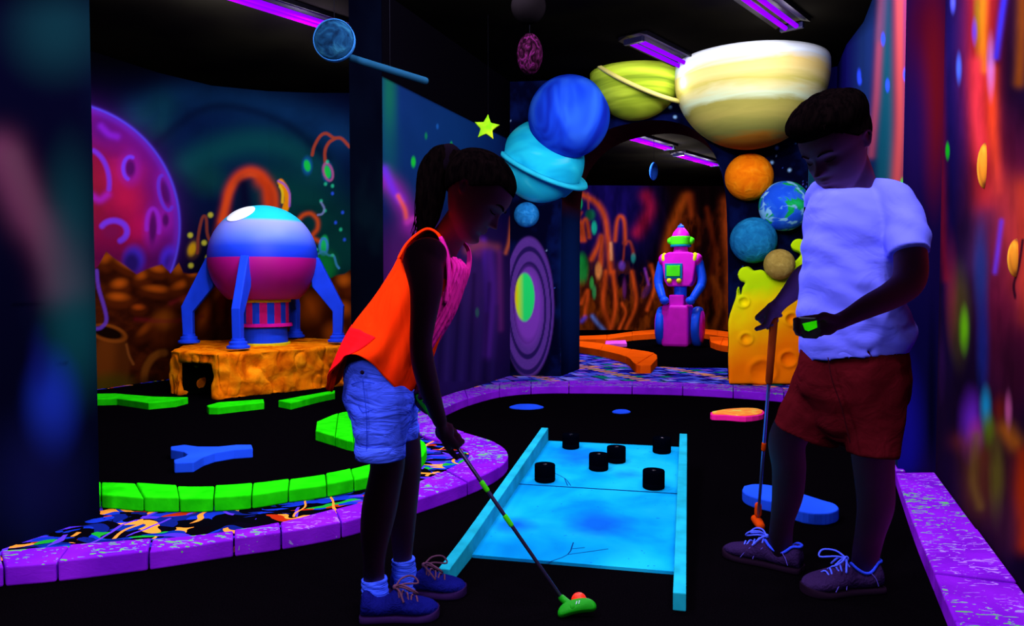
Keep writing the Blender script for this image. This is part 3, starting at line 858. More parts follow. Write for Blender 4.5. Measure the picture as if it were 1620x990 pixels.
poly = [(p.x, p.y) for p in mid[17:]] + [tuple(gp(1300, 583, .05)[:2])] + [tuple(gp(x, y, .05)[:2]) for x, y in ((1165, 582), (1080, 582), (1020, 578), (985, 564), (945, 555), (905, 551), (860, 549))] + [tuple(gp(700, 575, .05)[:2])]
mb.prism(poly, 0.0, 0.05)
tag(obj('patterned_carpet', mb, GEO, smooth=False), 'violet and blue patterned carpet in front of the arch and galaxy column', 'carpet')
mb = MB()
mb.prism([tuple(gp(x, y, .048)[:2]) for x, y in ((820, 548.5), (905, 551), (945, 555), (985, 564), (1020, 578), (1080, 582), (1300, 583))] + [(fr_.x + .2, fr_.y - .1), (fl.x - .4, fl.y - .1)], 0.0, 0.048)
tag(obj('putting_green', mb, TURF, smooth=False), 'black turf of the far hole beneath the robot', 'putting green')

# purple kerbs
def kerbmat(nt, b):
    v = mapping(nt)
    g = N(nt, 'ShaderNodeNewGeometry'); sp_ = N(nt, 'ShaderNodeSeparateXYZ'); nt.links.new(g.outputs['Normal'], sp_.inputs[0])
    n0 = noise(nt, v, 5, 3)
    base = ramp(nt, n0, [(.35, hexc('#7010c4')), (.65, hexc('#8a1ae0'))])
    n1 = noise(nt, mapping(nt, (.6, 1.5, 1.5), rot=(0, 0, .4)), 34, 3, 1.5)
    n2 = noise(nt, v, 2.6, 2)
    # worn flecks, more of them on the trodden top
    a = N(nt, 'ShaderNodeMath', operation='MULTIPLY_ADD'); nt.links.new(sp_.outputs[2], a.inputs[0]); a.inputs[1].default_value = 0.11; nt.links.new(n1, a.inputs[2])
    s = N(nt, 'ShaderNodeMath', operation='MULTIPLY_ADD'); nt.links.new(n2, s.inputs[0]); s.inputs[1].default_value = 0.22; nt.links.new(a.outputs[0], s.inputs[2])
    fl1 = ramp(nt, s.outputs[0], [(0, (0, 0, 0)), (.825, (1, 1, 1))], 'CONSTANT')
    n3 = noise(nt, v, 1.7, 2)
    fc = ramp(nt, n3, [(.38, hexc('#a874ec')), (.48, hexc('#58b84c'))])
    nt.links.new(mix(nt, fl1, base, fc), b.inputs['Base Color'])
    bump(nt, b, n1, .25, .004)
KERB = MF('purple_kerb_paint', kerbmat, 0.6, 0.3)
def catpairs(o, i, k):
    D = catmull([list(a) + list(b) for a, b in zip(o, i)], k)
    return [Vector(d[:3]) for d in D], [Vector(d[3:]) for d in D]
def kerb(name, o, i, z0, z1, mat, label, group_size=2, k=4, gap=0.004, part='kerb_block', bev=0.006, rnd=0.004, flare=0.0):
    o, i = catpairs(o, i, k)
    t = thing(name, label, 'kerb', (o[0].x, o[0].y, z0))
    n = 0; rr = random.Random(7)
    while n < len(o) - 1:
        m = min(n + group_size * k if group_size >= 1 else n + max(1, int(group_size * k)), len(o) - 1)
        dz = rr.uniform(-rnd, rnd)
        O = [Vector(p) for p in o[n:m + 1]]; I = [Vector(p) for p in i[n:m + 1]]
        tO = (O[-1] - O[0]).normalized(); tI = (I[-1] - I[0]).normalized()
        O[0] += tO * gap / 2; O[-1] -= tO * gap / 2; I[0] += tI * gap / 2; I[-1] -= tI * gap / 2
        mb = MB(); rs = []
        for a, b_ in zip(O, I):
            w_ = (a - b_).normalized() * flare
            rs.append([Vector((a.x + w_.x, a.y + w_.y, z0)), Vector((b_.x, b_.y, z0)), Vector((b_.x, b_.y, z1 + dz)), Vector((a.x, a.y, z1 + dz))])
        mb.rings(rs)
        obj(part, mb, mat, t, smooth=False, bevel=bev)
        n = m
    return t
kerb('purple_kerb', ko[:17], ki[:17], 0.0, 0.062, KERB, 'purple kerb with light flecks winding round the left hole and behind the girl', 1, 4, 0.005)
kerb('purple_kerb', ko[16:], ki[16:], 0.0, 0.062, KERB, 'purple kerb running across in front of the galaxy column and yellow sun', 1, 4, 0.005)
RO = [(1560, 1090), (1510, 979), (1478, 905), (1445, 826), (1417, 746), (1406, 718)]
ro = W(RO, .06)
ri = []
for p in ro:
    # meet the wall: step along EU until the wall plane
    d = (r1 - p).dot(EU); ri.append(p + EU * (d - 0.004))
def cutI(lst): return lst
kerb('purple_kerb', ro[:5], ri[:4] + [Vector((r1.x, r1.y, .06)) - EU * .004 - EV * .004], 0.0, 0.06, KERB, 'purple kerb with green flecks along the foot of the right wall', 1, 4, 0.006)
kerb('purple_kerb', W([(1417, 744), (1411, 730), (1405, 716)], .06), W([(1433, 744), (1421, 729), (1411, 715)], .06), 0.0, 0.06, KERB, 'short narrow purple kerb beyond the corner of the right wall', 1, 3, 0.004)

# green kerbs
def greenmat(nt, b):
    v = mapping(nt); n = noise(nt, v, 14, 4); n2 = noise(nt, v, 60, 3)
    nt.links.new(ramp(nt, n, [(.3, hexc('#14c805')), (.7, hexc('#22ec0a'))]), b.inputs['Base Color'])
    bump(nt, b, n2, .3, .004)
GREEN = MF('green_kerb_paint', greenmat, .6, .3)
GO = [(60, 783), (160, 781), (228, 786), (284, 787), (338, 786), (398, 782), (456, 773), (517, 765), (560, 757), (602, 748), (645, 735), (670, 718), (674, 702), (655, 692), (600, 697), (560, 698), (530, 690), (499, 681)]
GI = [(60, 760), (160, 761), (215, 763), (280, 767), (340, 767), (400, 763), (458, 756), (515, 748), (555, 740), (590, 731), (625, 722), (638, 712), (636, 704), (622, 694), (590, 676), (555, 652), (535, 653), (501, 667)]
go = W(GO, .105); gi = W(GI, .105)
kerb('green_kerb', go, gi, 0.05, 0.105, GREEN, 'bright green brick kerb curving in front of the left hole and behind the girl', 1, 3, .004, 'kerb_brick')
gm = [(a + b) / 2 for a, b in zip(go, gi)]
mb = MB(); mb.prism([(p.x, p.y) for p in gm[:17]] + [tuple(gp(600, 655, .05)[:2]), (-.9, 7.2), (-2.3, 7.15), (-2.95, 6.6), (-3.2, 6.0), (-3.9, 5.2), (-3.6, 3.2)], 0.04, 0.054)
tag(obj('putting_green', mb, TURF, smooth=False), 'black turf of the left hole inside the green kerb', 'putting green')
for pts, lab in (([(120, 623), (183, 622), (243, 627), (298, 628), (278, 633), (235, 637), (185, 630), (150, 631), (120, 631)], 'flat green kerb piece at the foot of the mural, left of the tunnel rock'),
                 ([(327, 641), (345, 636), (417, 631), (418, 636), (345, 644), (330, 644)], 'small green kerb piece in front of the tunnel rock corner'),
                 ([(440, 633), (500, 622), (530, 617), (530, 621), (505, 626), (460, 637)], 'green kerb piece partly hidden behind the orange top, right of the rock')):
    mb = MB(); mb.prism(W(pts, .10), 0.05, 0.10)
    tag(obj('green_kerb', mb, GREEN, smooth=False, bevel=.006), lab, 'kerb')
# orange kerbs in the far room
ORK = M('orange_kerb_paint', '#ff5a08', .6, .3)
kerb('orange_kerb', W([(905, 534), (960, 533), (1000, 528), (1045, 525)], .15), W([(905, 529), (960, 527), (1000, 522), (1045, 519)], .15), .045, .13, ORK, 'long orange kerb at the back left of the robot', 1, 3, .004)
kerb('orange_kerb', W([(905, 546), (950, 553), (990, 563), (1006, 576), (1030, 577)], .13), W([(905, 538), (955, 543), (1000, 552), (1035, 558), (1040, 566)], .13), .045, .13, ORK, 'orange kerb bending toward the robot with a blunt end', 1, 3, .004)
kerb('orange_kerb', W([(1112, 527), (1135, 530), (1165, 534)], .13), W([(1112, 520), (1135, 522), (1165, 526)], .13), .045, .13, ORK, 'upper orange kerb right of the robot', 1, 3, .004)
kerb('orange_kerb', W([(1124, 540), (1140, 545), (1168, 548)], .13), W([(1122, 532), (1145, 533), (1168, 537)], .13), .045, .13, ORK, 'lower orange kerb between robot and yellow sun', 1, 3, .004)
mb = MB(); mb.prism(W([(958, 540), (990, 539), (992, 544), (957, 545)], .09), .048, .10)
tag(obj('pink_block', mb, M('pink_block_paint', '#f05ae0', .5), smooth=False, bevel=.01), 'small pink bar on the far black turf behind the orange kerb', 'obstacle')
# ------------------------------------------------------------------ ceiling fixtures
TUBE = MF('violet_tube', lambda nt, b: (b.inputs['Base Color'].__setattr__('default_value', (.02, .0, .04, 1)),
          b.inputs['Emission Color'].__setattr__('default_value', (.22, .0, 1, 1)), b.inputs['Emission Strength'].__setattr__('default_value', 1.25)))
HOUS = M('fixture_metal', '#030208', .4, .5)
FL = ['violet tube light at the top left of the ceiling', 'twin violet tube light over the boy at the top right', 'violet tube light tucked above the giant cream planet',
      'violet tube light seen through the arch, nearest under its crown', 'violet tube light seen deepest through the arch']
def fixture(x, y, L, lab, tubes=2, g=None):
    t = thing('ceiling_light', lab, 'light', (x, y, CEIL), g)
    m = Matrix.Rotation(-AZ, 3, 'Z')
    c = Vector((x, y, CEIL - .03))
    mb = MB()
    prof = [(-.12, .03), (-.12, -.0), (-.055, .024), (.055, .024), (.12, -.0), (.12, .03)]
    mb.rings([[c + m @ Vector((a, s, b_)) for a, b_ in prof] for s in (-L / 2, L / 2)])
    obj('housing', mb, HOUS, t, smooth=False)
    for k in range(tubes):
        xx = (k - (tubes - 1) / 2) * .075
        mb = MB(); mb.limb([c + m @ Vector((xx, -L / 2 + .04, -.02)), c + m @ Vector((xx, L / 2 - .04, -.02))], [.016, .016], k=1, seg=12)
        obj('tube', mb, TUBE, t)
    for e_ in (-1, 1):
        mb = MB(); mb.box(c + m @ Vector((0, e_ * (L / 2 - .02), -.015)), (.16, .035, .04), m)
        obj('lamp_holder', mb, M('holder', '#0c0c24', .4, .5), t, smooth=False, bevel=.005)
for (x, y, L, p), lab, n in zip(FIX_AND_FILL, FL, (2, 2, 2, 2, 2)): fixture(x, y, L, lab, n)

# ------------------------------------------------------------------ planets on the arch
def bandmat(name, stops, scale=(1, 1, 3), nsc=2.0, dist=1.2, rot=(0, 0, 0), bmp=.1, rough=.65, det=4):
    def fn(nt, b):
        v = mapping(nt, scale, rot=rot, coord='Generated')
        n = noise(nt, v, nsc, det, dist)
        nt.links.new(ramp(nt, n, [(p, hexc(c)) for p, c in stops]), b.inputs['Base Color'])
        if bmp: bump(nt, b, n, bmp, .02)
    return MF(name, fn, rough, .3)
def jup(nt, b):
    t = N(nt, 'ShaderNodeTexCoord'); sp_ = N(nt, 'ShaderNodeSeparateXYZ'); nt.links.new(t.outputs['Generated'], sp_.inputs[0])
    n = noise(nt, mapping(nt, (1.2, 1.2, 5), coord='Generated'), 2.2, 5, 1.0)
    a = N(nt, 'ShaderNodeMath', operation='MULTIPLY_ADD'); nt.links.new(n, a.inputs[0]); a.inputs[1].default_value = .16; nt.links.new(sp_.outputs[2], a.inputs[2])
    k = N(nt, 'ShaderNodeMath', operation='SUBTRACT'); nt.links.new(a.outputs[0], k.inputs[0]); k.inputs[1].default_value = .08
    nt.links.new(ramp(nt, k.outputs[0], [(0, hexc('#9c5c14')), (.08, hexc('#b87c24')), (.14, hexc('#8c9040')), (.22, hexc('#a0a048')), (.3, hexc('#b4ac50')), (.4, hexc('#9c9844')), (.47, hexc('#c4d8a8')), (.55, hexc('#ccc884')), (.62, hexc('#b8b054')), (.7, hexc('#d8c878')), (.8, hexc('#d8c06c')), (.9, hexc('#c4d4d8')), (1, hexc('#e0e8e8'))]), b.inputs['Base Color'])
JUP = MF('cream_planet_paint', jup, .6, .3)
def planet(px, py, rpx, back, mat, lab, squash=1.0, top=None, name='planet', rot=None):
    P = on_face(px); Y = P.y - back
    c = at(px, py, Y); r = rpx * Y / F
    mb = MB(); mb.ball(c, r, su=56, sv=36)
    if top is not None: mb.v = [(x, y, min(z, top)) for x, y, z in mb.v]
    return tag(obj(name, mb, mat), lab, 'planet'), c, r
TOPZ = CEIL - .006
OL = bandmat('blue_planet_paint', [(.3, '#1226b0'), (.5, '#1848e0'), (.7, '#2e6cf0')], (1, 1, .35), 3.0, 1.0, (0, .7, 0), det=2)
planet(900, 185, 64, .20, OL, 'large deep blue planet near the top of the arch, left of the ringed lime one')
LIME = bandmat('lime_planet_paint', [(.3, '#5c7a1c'), (.5, '#98b428'), (.7, '#c0dc3a')], (.6, .6, 3), 1.5, .8, (0, -.45, 0), det=2)
def ringed(px, py, rpx, back, mat, lab, ringmat, rin, rout, tilt_y, tilt_x, top=None, th=.02, off=(0, 0)):
    P = on_face(px); Y = P.y - back
    c = at(px, py, Y); r = rpx * Y / F
    t = thing('ringed_planet', lab, 'planet', c)
    mb = MB(); mb.ball(c, r, su=56, sv=36)
    if top is not None: mb.v = [(x, y, min(z, top)) for x, y, z in mb.v]
    obj('globe', mb, mat, t)
    m = Matrix.Rotation(tilt_y, 3, 'Y') @ Matrix.Rotation(tilt_x, 3, 'X')
    mb = MB(); cc = at(px + off[0], py + off[1], Y)
    mb.lathe([(rin * r, -th * .3), (rin * r, th * .3), (rout * r * .97, th * .5), (rout * r, 0), (rout * r * .97, -th * .5), (rin * r, -th * .3)], cc, 72, m, cap=False)
    obj('ring', mb, ringmat, t)
    return c, r
ringed(1006, 116, 72, .14, LIME, 'lime green planet with a thin tilted ring near the ceiling, beside the cream giant', M('lime_ring_paint', '#d2cc6a', .6), .94, 1.14, math.radians(23), math.radians(24), TOPZ, .035, (8, 12))
CY = bandmat('cyan_planet_paint', [(.3, '#12b4dc'), (.55, '#22d8f0'), (.7, '#6aecf4')], (1, 1, 2), 2, .6, (0, -.4, 0), det=2)
ringed(858, 256, 66, -.06, CY, 'bright cyan planet with a broad brim-like ring on the left shoulder of the arch', M('cyan_ring_paint', '#28d0e8', .6), .96, 1.19, math.radians(24.5), math.radians(20), None, .04, (0, 8))
planet(1187, 116, 117, .32, JUP, 'giant cream and yellow banded planet at the ceiling above the boy', top=TOPZ)
TEAL = bandmat('teal_planet_paint', [(.3, '#1a70b4'), (.6, '#2490d8'), (.75, '#48a8e0')], (1, 1, 1), 5, .6, bmp=.5)
planet(833, 340, 20, .0, TEAL, 'small sky blue planet under the cyan ringed one, above the galaxy')
planet(1185, 280, 37, .06, bandmat('orange_planet_paint', [(.3, '#f07008'), (.6, '#ff8c0c'), (.75, '#ff9c1c')], (1, 1, 1), 5, .8, bmp=.6), 'plain orange planet on the right column, topmost of the cluster')
def earth(nt, b):
    v = mapping(nt, (1, 1, 1), coord='Generated', loc=(.3, .2, .4)); n = noise(nt, v, 2.6, 3, .6)
    c1 = ramp(nt, n, [(.42, hexc('#1c58e8')), (.52, hexc('#2a70f0')), (.55, hexc('#12b04a')), (.66, hexc('#1cd070'))])
    n2 = noise(nt, mapping(nt, (1, 1, 1.6), coord='Generated', loc=(1.3, .9, 0)), 3.4, 2, .8)
    nt.links.new(mix(nt, ramp(nt, n2, [(.52, (0, 0, 0)), (.6, (1, 1, 1))]), c1, hexc('#8cd8ff')), b.inputs['Base Color'])
planet(1241, 326, 39, .12, MF('earth_paint', earth, .6, .3), 'blue and green earth-like planet with pale clouds, between the orange planet and the boy')
BT = bandmat('slate_planet_paint', [(.3, '#1668a0'), (.6, '#1e86bc'), (.75, '#2a98d0')], (1, 1, 1), 7, .4, bmp=.8)
_, c_, r_ = planet(1192, 380, 36, .10, BT, 'slate blue planet with a small dark pit, below the orange planet')
planet(1233, 418, 24, .42, bandmat('tan_planet_paint', [(.3, '#988038'), (.6, '#b09848'), (.75, '#c4ac58')], (1, 1, 1), 6, .6, bmp=.4), 'small tan planet resting against the top of the yellow sun')
planet(1286, 328, 22, .05, M('navy_planet', '#143cc0', .6), 'blue planet half hidden behind the boy at his collar')

# flaming sun cut-out, foam, standing on the carpet
def sunmat(nt, b):
    t = N(nt, 'ShaderNodeTexCoord'); sp_ = N(nt, 'ShaderNodeSeparateXYZ'); nt.links.new(t.outputs['Object'], sp_.inputs[0])
    n = noise(nt, t.outputs['Object'], 2.2, 3)
    a = N(nt, 'ShaderNodeMath', operation='MULTIPLY_ADD'); nt.links.new(n, a.inputs[0]); a.inputs[1].default_value = .5; nt.links.new(sp_.outputs[2], a.inputs[2])
    x = N(nt, 'ShaderNodeMath', operation='MULTIPLY_ADD'); nt.links.new(sp_.outputs[0], x.inputs[0]); x.inputs[1].default_value = -.45; nt.links.new(a.outputs[0], x.inputs[2])
    nt.links.new(ramp(nt, x.outputs[0], [(-.6 + .3, hexc('#f08a06'))] and [(0.0, hexc('#ff7c04')), (.14, hexc('#ff9406')), (.28, hexc('#ffbe08')), (.40, hexc('#ffe60a')), (.56, hexc('#c8f80c'))]), b.inputs['Base Color'])
    bump(nt, b, noise(nt, t.outputs['Object'], 9, 4), .35, .02)
SUN = MF('sun_paint', sunmat, .6, .3)
SY = on_face(1230).y - .36
spx = [(1153, 610), (1152, 560), (1152, 512), (1158, 489), (1163, 474), (1166, 455), (1170, 478), (1174, 458), (1181, 448), (1172, 447), (1167, 437), (1171, 427), (1181, 423), (1191, 431), (1204, 429), (1221, 438), (1240, 436), (1254, 419), (1267, 405), (1264, 400), (1254, 397), (1250, 388), (1259, 379), (1272, 381), (1281, 392), (1290, 396), (1302, 420), (1308, 470), (1310, 560), (1310, 610)]
spx = [(min(p[0], 1285), p[1]) for p in catmull(spx, 2)]
spx = [p for i, p in enumerate(spx) if p[0] < 1285 or p[1] in (min(q[1] for q in spx if q[0] >= 1285), max(q[1] for q in spx if q[0] >= 1285))]
mb = MB()
mb.prism([at(x, y, SY) for x, y in spx], 0, 0, EV * .30)
# craters: bowls pressed in with rims
me = fuse(mb, .010, 6, .6)
cr = [(1252, 507, 10), (1180, 538, 9), (1176, 480, 8), (1247, 570, 12), (1206, 590, 19), (1285, 520, 12)]
def pit(co, no):
    px, py = proj(co); front = no[:, 1] < -.2
    for a, b_, r in cr:
        d = np.sqrt((px - a) ** 2 + ((py - b_) * 1.1) ** 2) / r
        co[:, 1] += front * (.026 * np.exp(-(d / .7) ** 2) - .014 * np.exp(-((d - 1.1) / .28) ** 2))
    co += no * (nz3(co, 7)[:, None] * .008)
    return co
displace(me, pit)
zmin = min(v.co.z for v in me.vertices)
so = link('flaming_sun', me, SUN)
me.transform(Matrix.Translation((0, 0, .052 - zmin)) @ Matrix.Translation((0, 0, 0)))
ctr = at(1230, 500, SY)
me.transform(Matrix.Translation(-ctr)); so.location = ctr
tag(so, 'yellow and orange foam sun with flame curls and craters, standing behind the purple kerb', 'sun sculpture')

# ------------------------------------------------------------------ hanging things
STARM = bandmat('star_paint', [(.4, '#7ac814'), (.62, '#a8d020'), (.75, '#f09a1a')], (1, 1, 1), 2.2, .5, bmp=0)
c = at(770, 202, 5.2); R_ = 21 * 5.2 / F
pts = [c + Vector((math.sin(math.radians(a + 6)) * r, 0, math.cos(math.radians(a + 6)) * r)) for a, r in [(k * 36, R_ if k % 2 == 0 else R_ * .47) for k in range(10)]]
t = thing('hanging_star', 'yellow-green five-pointed star hanging above the girl', 'star', c)
mb = MB(); mb.prism([p + Vector((0, -.012, 0)) for p in pts], 0, 0, (0, .024, 0)); obj('star', mb, STARM, t, smooth=False, bevel=.006)
THR = M('thread', '#0a0a10', .9)
mb = MB(); mb.limb([pts[0], Vector((pts[0].x, c.y, CEIL))], [.0012, .0012], k=1, seg=6); obj('thread', mb, THR, t)
MOON = bandmat('pale_moon_paint', [(.32, '#051428'), (.48, '#0a2844'), (.7, '#164058')], (1, 1, 1), 3.0, .8, bmp=.6)
c = at(529, 64, 3.6); r = 32 * 3.6 / F
t = thing('hanging_moon', 'dim blue cratered moon hanging below the left violet tube light', 'moon', c)
mb = MB(); mb.ball(c, (r, r * .35, r), su=40, sv=28); obj('globe', mb, MOON, t)
mb = MB(); mb.lathe([(r * .97, -.012), (r * 1.02, -.012), (r * 1.02, .012), (r * .97, .012), (r * .97, -.012)], c, 48, Matrix.Rotation(PI / 2, 3, 'X'), cap=False); obj('rim', mb, M('moon_rim', '#1c4c80', .5), t)
mb = MB(); mb.limb([c + Vector((0, 0, r)), Vector((c.x, c.y, CEIL))], [.0015, .0015], k=1, seg=6); obj('thread', mb, THR, t)
t = thing('hanging_rod', 'dim blue rod hanging at a slant beneath the moon', 'rod', at(617, 110, 3.75))
mb = MB(); mb.limb([at(556, 92, 3.7), at(673, 128, 3.8)], [.018, .018], [.016, .016], k=6, seg=14); obj('rod', mb, M('rod_paint', '#0e3048', .6), t)
p_ = at(617, 110, 3.75); mb = MB(); mb.limb([p_, Vector((p_.x, p_.y, CEIL))], [.0015, .0015], k=1, seg=6); obj('thread', mb, THR, t)
EGG = bandmat('egg_paint', [(.4, '#0c0208'), (.55, '#2c0a24'), (.62, '#4c1044'), (.7, '#10040c')], (1, 1, 1), 3.4, 2.0, bmp=.2)
c = at(838, 86, 4.2)
t = thing('hanging_globe', 'dark magenta marbled globe hanging right of the centre of the ceiling', 'globe', c)
mb = MB(); mb.ball(c, (.07, .07, .112), su=32, sv=24); obj('globe', mb, EGG, t)
mb = MB(); mb.limb([c + Vector((0, 0, .11)), Vector((c.x, c.y, CEIL))], [.0015, .0015], k=1, seg=6); obj('thread', mb, THR, t)
c = at(836, 10, 3.9)
t = thing('hanging_globe', 'black globe hanging at the top edge above the magenta one', 'globe', c)
mb = MB(); mb.ball(c, .088, su=32, sv=24); obj('globe', mb, M('black_globe', '#080608', .6), t)
mb = MB(); mb.limb([c + Vector((0, 0, .087)), Vector((c.x, c.y, CEIL))], [.0015, .0015], k=1, seg=6); obj('thread', mb, THR, t)
c = at(1034, 271, 9.0)
t = thing('hanging_drop', 'small bright blue drop hanging inside the arch', 'ornament', c)
mb = MB(); mb.ball(c, (.05, .05, .105), su=24, sv=18); obj('drop', mb, M('drop_paint', '#2c70ff', .5), t)
mb = MB(); mb.limb([c + Vector((0, 0, .1)), Vector((c.x, c.y, CEIL))], [.002, .002], k=1, seg=6); obj('thread', mb, THR, t)
# small glowing plaques on the right wall
def wallpt(px, py):
    k = ray(px, py); o = r1; a, f, u = k
    tt = (a * o.y - f * o.x) / (f * EV.x - a * EV.y)
    P = o + EV * tt; s_ = P.y / f
    return Vector((P.x, P.y, CAMH + u * s_))
PLQ = bandmat('plaque_paint', [(.35, '#6a2c20'), (.5, '#d88420'), (.7, '#e8a830')], (1, 1, 1), 1.2, .4, bmp=.1, det=1)
for (px, py, hw, hh, lab) in ((1558, 262, .030, .076, 'oval orange bump on the right wall at the boy\'s ear height'), (1608, 408, .02, .055, 'small orange oval bump low at the right edge of the photo')):
    P = wallpt(px, py)
    m = Matrix(((EV.x, EU.x, 0), (EV.y, EU.y, 0), (0, 0, 1)))
    mb = MB(); mb.ball(P, (hw, .022, hh), m, 28, 20)
    tag(obj('wall_bump', mb, PLQ), lab, 'wall ornament')

# ------------------------------------------------------------------ space pod and its rock
RK = [(-2.58, 5.69), (-2.36, 5.555), (-2.10, 5.41), (-1.74, 5.78), (-1.38, 6.15), (-1.05, 6.6), (-1.1, 7.0), (-2.1, 7.0), (-2.80, 6.62)]
def rockmat(nt, b):
    t = N(nt, 'ShaderNodeTexCoord')
    n = noise(nt, t.outputs['Object'], 7, 5, .8); n2 = noise(nt, t.outputs['Object'], 16, 4, .5)
    nt.links.new(ramp(nt, n, [(.32, hexc('#c85404')), (.5, hexc('#f07a06')), (.66, hexc('#ff9610'))]), b.inputs['Base Color'])
    bump(nt, b, n2, .5, .02)
ROCK = MF('orange_rock_paint', rockmat, .75, .2)
mb = MB(); mb.prism(RK, .05, .385)
me = mb.mesh('rock')
# tunnel through the left face
cut = MB(); a = Vector((-2.34, 5.55, 0)); dr = Vector((.48, -.28, 0)).normalized(); nr = Vector((.28, .48, 0)).normalized()
o0 = gp(287, 629, .05); o1 = gp(347 - 3, 636, .05)
A0 = Vector((-2.58, 5.69, 0)); sidev = (Vector((-2.10, 5.41, 0)) - A0)
pA = A0 + sidev * .20; pB = A0 + sidev * .86
cut.rings([[Vector((p.x, p.y, z)) - nr * .2 for p, z in ((pA, 0), (pB, 0), (pB, .30), (pA, .30))], [Vector((p.x, p.y, z)) + nr * .75 for p, z in ((pA, 0), (pB, 0), (pB, .30), (pA, .30))]])
ko_ = bpy.data.objects.new('c', cut.mesh('c', False)); C.objects.link(ko_)
me = bake(me, [('BOOLEAN', dict(operation='DIFFERENCE', object=ko_, solver='EXACT'))])
C.objects.unlink(ko_); bpy.data.objects.remove(ko_)
me = bake(me, [('REMESH', dict(mode='VOXEL', voxel_size=.013)), ('SMOOTH', dict(iterations=5, factor=.5))])
me.polygons.foreach_set('use_smooth', [True] * len(me.polygons))
def rough_rock(co, no):
    n = nz3(co, 7.0); r = nz3(co, 14.0, 3.0)
    ridge = np.abs(nz3(co, 9.0, 9.0, (1, 1, .6)))
    side = np.clip(1 - np.abs(no[:, 2]) * .8, 0, 1)
    return co + no * ((n * .03 + r * .014 - (.12 - np.minimum(ridge, .12)) * .14) * (.25 + .75 * side))[:, None]
displace(me, rough_rock)
rk_ = tag(link('tunnel_rock', me, ROCK), 'low orange foam rock with a square tunnel, under the space pod', 'rock')

mb = MB()
for k, (p, q_) in enumerate(((pA, pB), )):
    sdir = (q_ - p).normalized()
    def TP(a, d, z): return Vector((p.x, p.y, 0)) + sdir * a + nr * d + Vector((0, 0, z))
    Wd = (q_ - p).length
    for prof in ([(0, .05), (.012, .05), (.012, .29), (0, .29)], [(Wd - .012, .05), (Wd, .05), (Wd, .29), (Wd - .012, .29)], [(0, .282), (Wd, .282), (Wd, .294), (0, .294)]):
        mb.rings([[TP(a, .03, z) for a, z in prof], [TP(a, .70, z) for a, z in prof]])
    mb.rings([[TP(0, .69, .05), TP(Wd, .69, .05), TP(Wd, .69, .29), TP(0, .69, .29)], [TP(0, .70, .05), TP(Wd, .70, .05), TP(Wd, .70, .29), TP(0, .70, .29)]])
obj('tunnel_dark_sheets', mb, M('tunnel_black', '#040604', .9), rk_, smooth=False, label='added black sheets for the dark inside of the tunnel')  # added black sheets put the shade inside the tunnel into colour
PC = Vector((-2.06, 6.3, 0)); ZC = 1.095; PR = .438
def podsphere(nt, b):
    t = N(nt, 'ShaderNodeTexCoord'); sp_ = N(nt, 'ShaderNodeSeparateXYZ'); nt.links.new(t.outputs['Object'], sp_.inputs[0])
    k = N(nt, 'ShaderNodeMath', operation='MULTIPLY_ADD'); nt.links.new(sp_.outputs[2], k.inputs[0]); k.inputs[1].default_value = .5 / PR; k.inputs[2].default_value = .5
    nt.links.new(ramp(nt, k.outputs[0], [(0, hexc('#8c0668')), (.30, hexc('#980870')), (.498, hexc('#b40c88')), (.502, hexc('#1430d8')), (.60, hexc('#1e46f0')), (.70, hexc('#5c78f8')), (.83, hexc('#8a96fa')), (.855, hexc('#18bcd8')), (1, hexc('#1ccce0'))]), b.inputs['Base Color'])
t = thing('space_pod', 'round space pod with blue top and magenta belly on four blue legs', 'space pod', (PC.x, PC.y, .385))
m_ = MF('pod_shell_paint', podsphere, .45, .4)
mb = MB(); rs = []
prof = [(PR * math.cos(a), PR * math.sin(a)) for a in np.linspace(math.radians(-50), math.radians(89), 50)]
mb.lathe([(.1, prof[0][1])] + prof, (0, 0, 0), 64)
o = obj('shell', mb, m_, t); o.location = (PC.x, PC.y, ZC)
# painted highlight: bright reflection on the cap put in as a white oval
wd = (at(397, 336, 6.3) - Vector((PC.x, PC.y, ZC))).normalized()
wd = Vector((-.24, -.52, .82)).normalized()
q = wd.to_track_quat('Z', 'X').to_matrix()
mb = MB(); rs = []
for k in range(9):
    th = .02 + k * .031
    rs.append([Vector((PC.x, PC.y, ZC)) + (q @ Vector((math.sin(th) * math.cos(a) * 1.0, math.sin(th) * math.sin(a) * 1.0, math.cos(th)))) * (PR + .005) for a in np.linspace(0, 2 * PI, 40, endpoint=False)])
mb.rings(rs, True, False); obj('cap_glint', mb, M('white_glint', '#f4ffff', .4, .4, mott=.02), t, label='white oval highlight painted on the cyan cap')
BL = M('pod_blue_paint', '#1440ec', .5, .35); MG = M('pod_magenta_paint', '#c0108c', .5, .3); YL = M('pod_yellow_paint', '#d8d014', .5, .3)
def cyl(name, r0, r1_, z0, z1, mat, par, cx=PC.x, cy=PC.y, bev=.004):
    mb = MB(); mb.lathe([(r0, z0), (r1_, z1)], (cx, cy, 0), 48); return obj(name, mb, mat, par, bevel=bev, smooth=False)
K = 6.08 / F
cyl('collar', .215, .215, .735, .76, YL, t); dr_ = None
mb = MB(); mb.lathe([(.205, .56), (.205, .735)], (0, 0, 0), 48)
def stripes(nt, b):
    tc = N(nt, 'ShaderNodeTexCoord'); g = N(nt, 'ShaderNodeTexGradient', gradient_type='RADIAL'); nt.links.new(tc.outputs['Object'], g.inputs[0])
    mu = N(nt, 'ShaderNodeMath', operation='MULTIPLY'); nt.links.new(g.outputs['Fac'], mu.inputs[0]); mu.inputs[1].default_value = 11
    fr2 = N(nt, 'ShaderNodeMath', operation='FRACT'); nt.links.new(mu.outputs[0], fr2.inputs[0])
    nt.links.new(ramp(nt, fr2.outputs[0], [(0, hexc('#c0146c')), (.5, hexc('#1a3cd0'))], 'CONSTANT'), b.inputs['Base Color'])
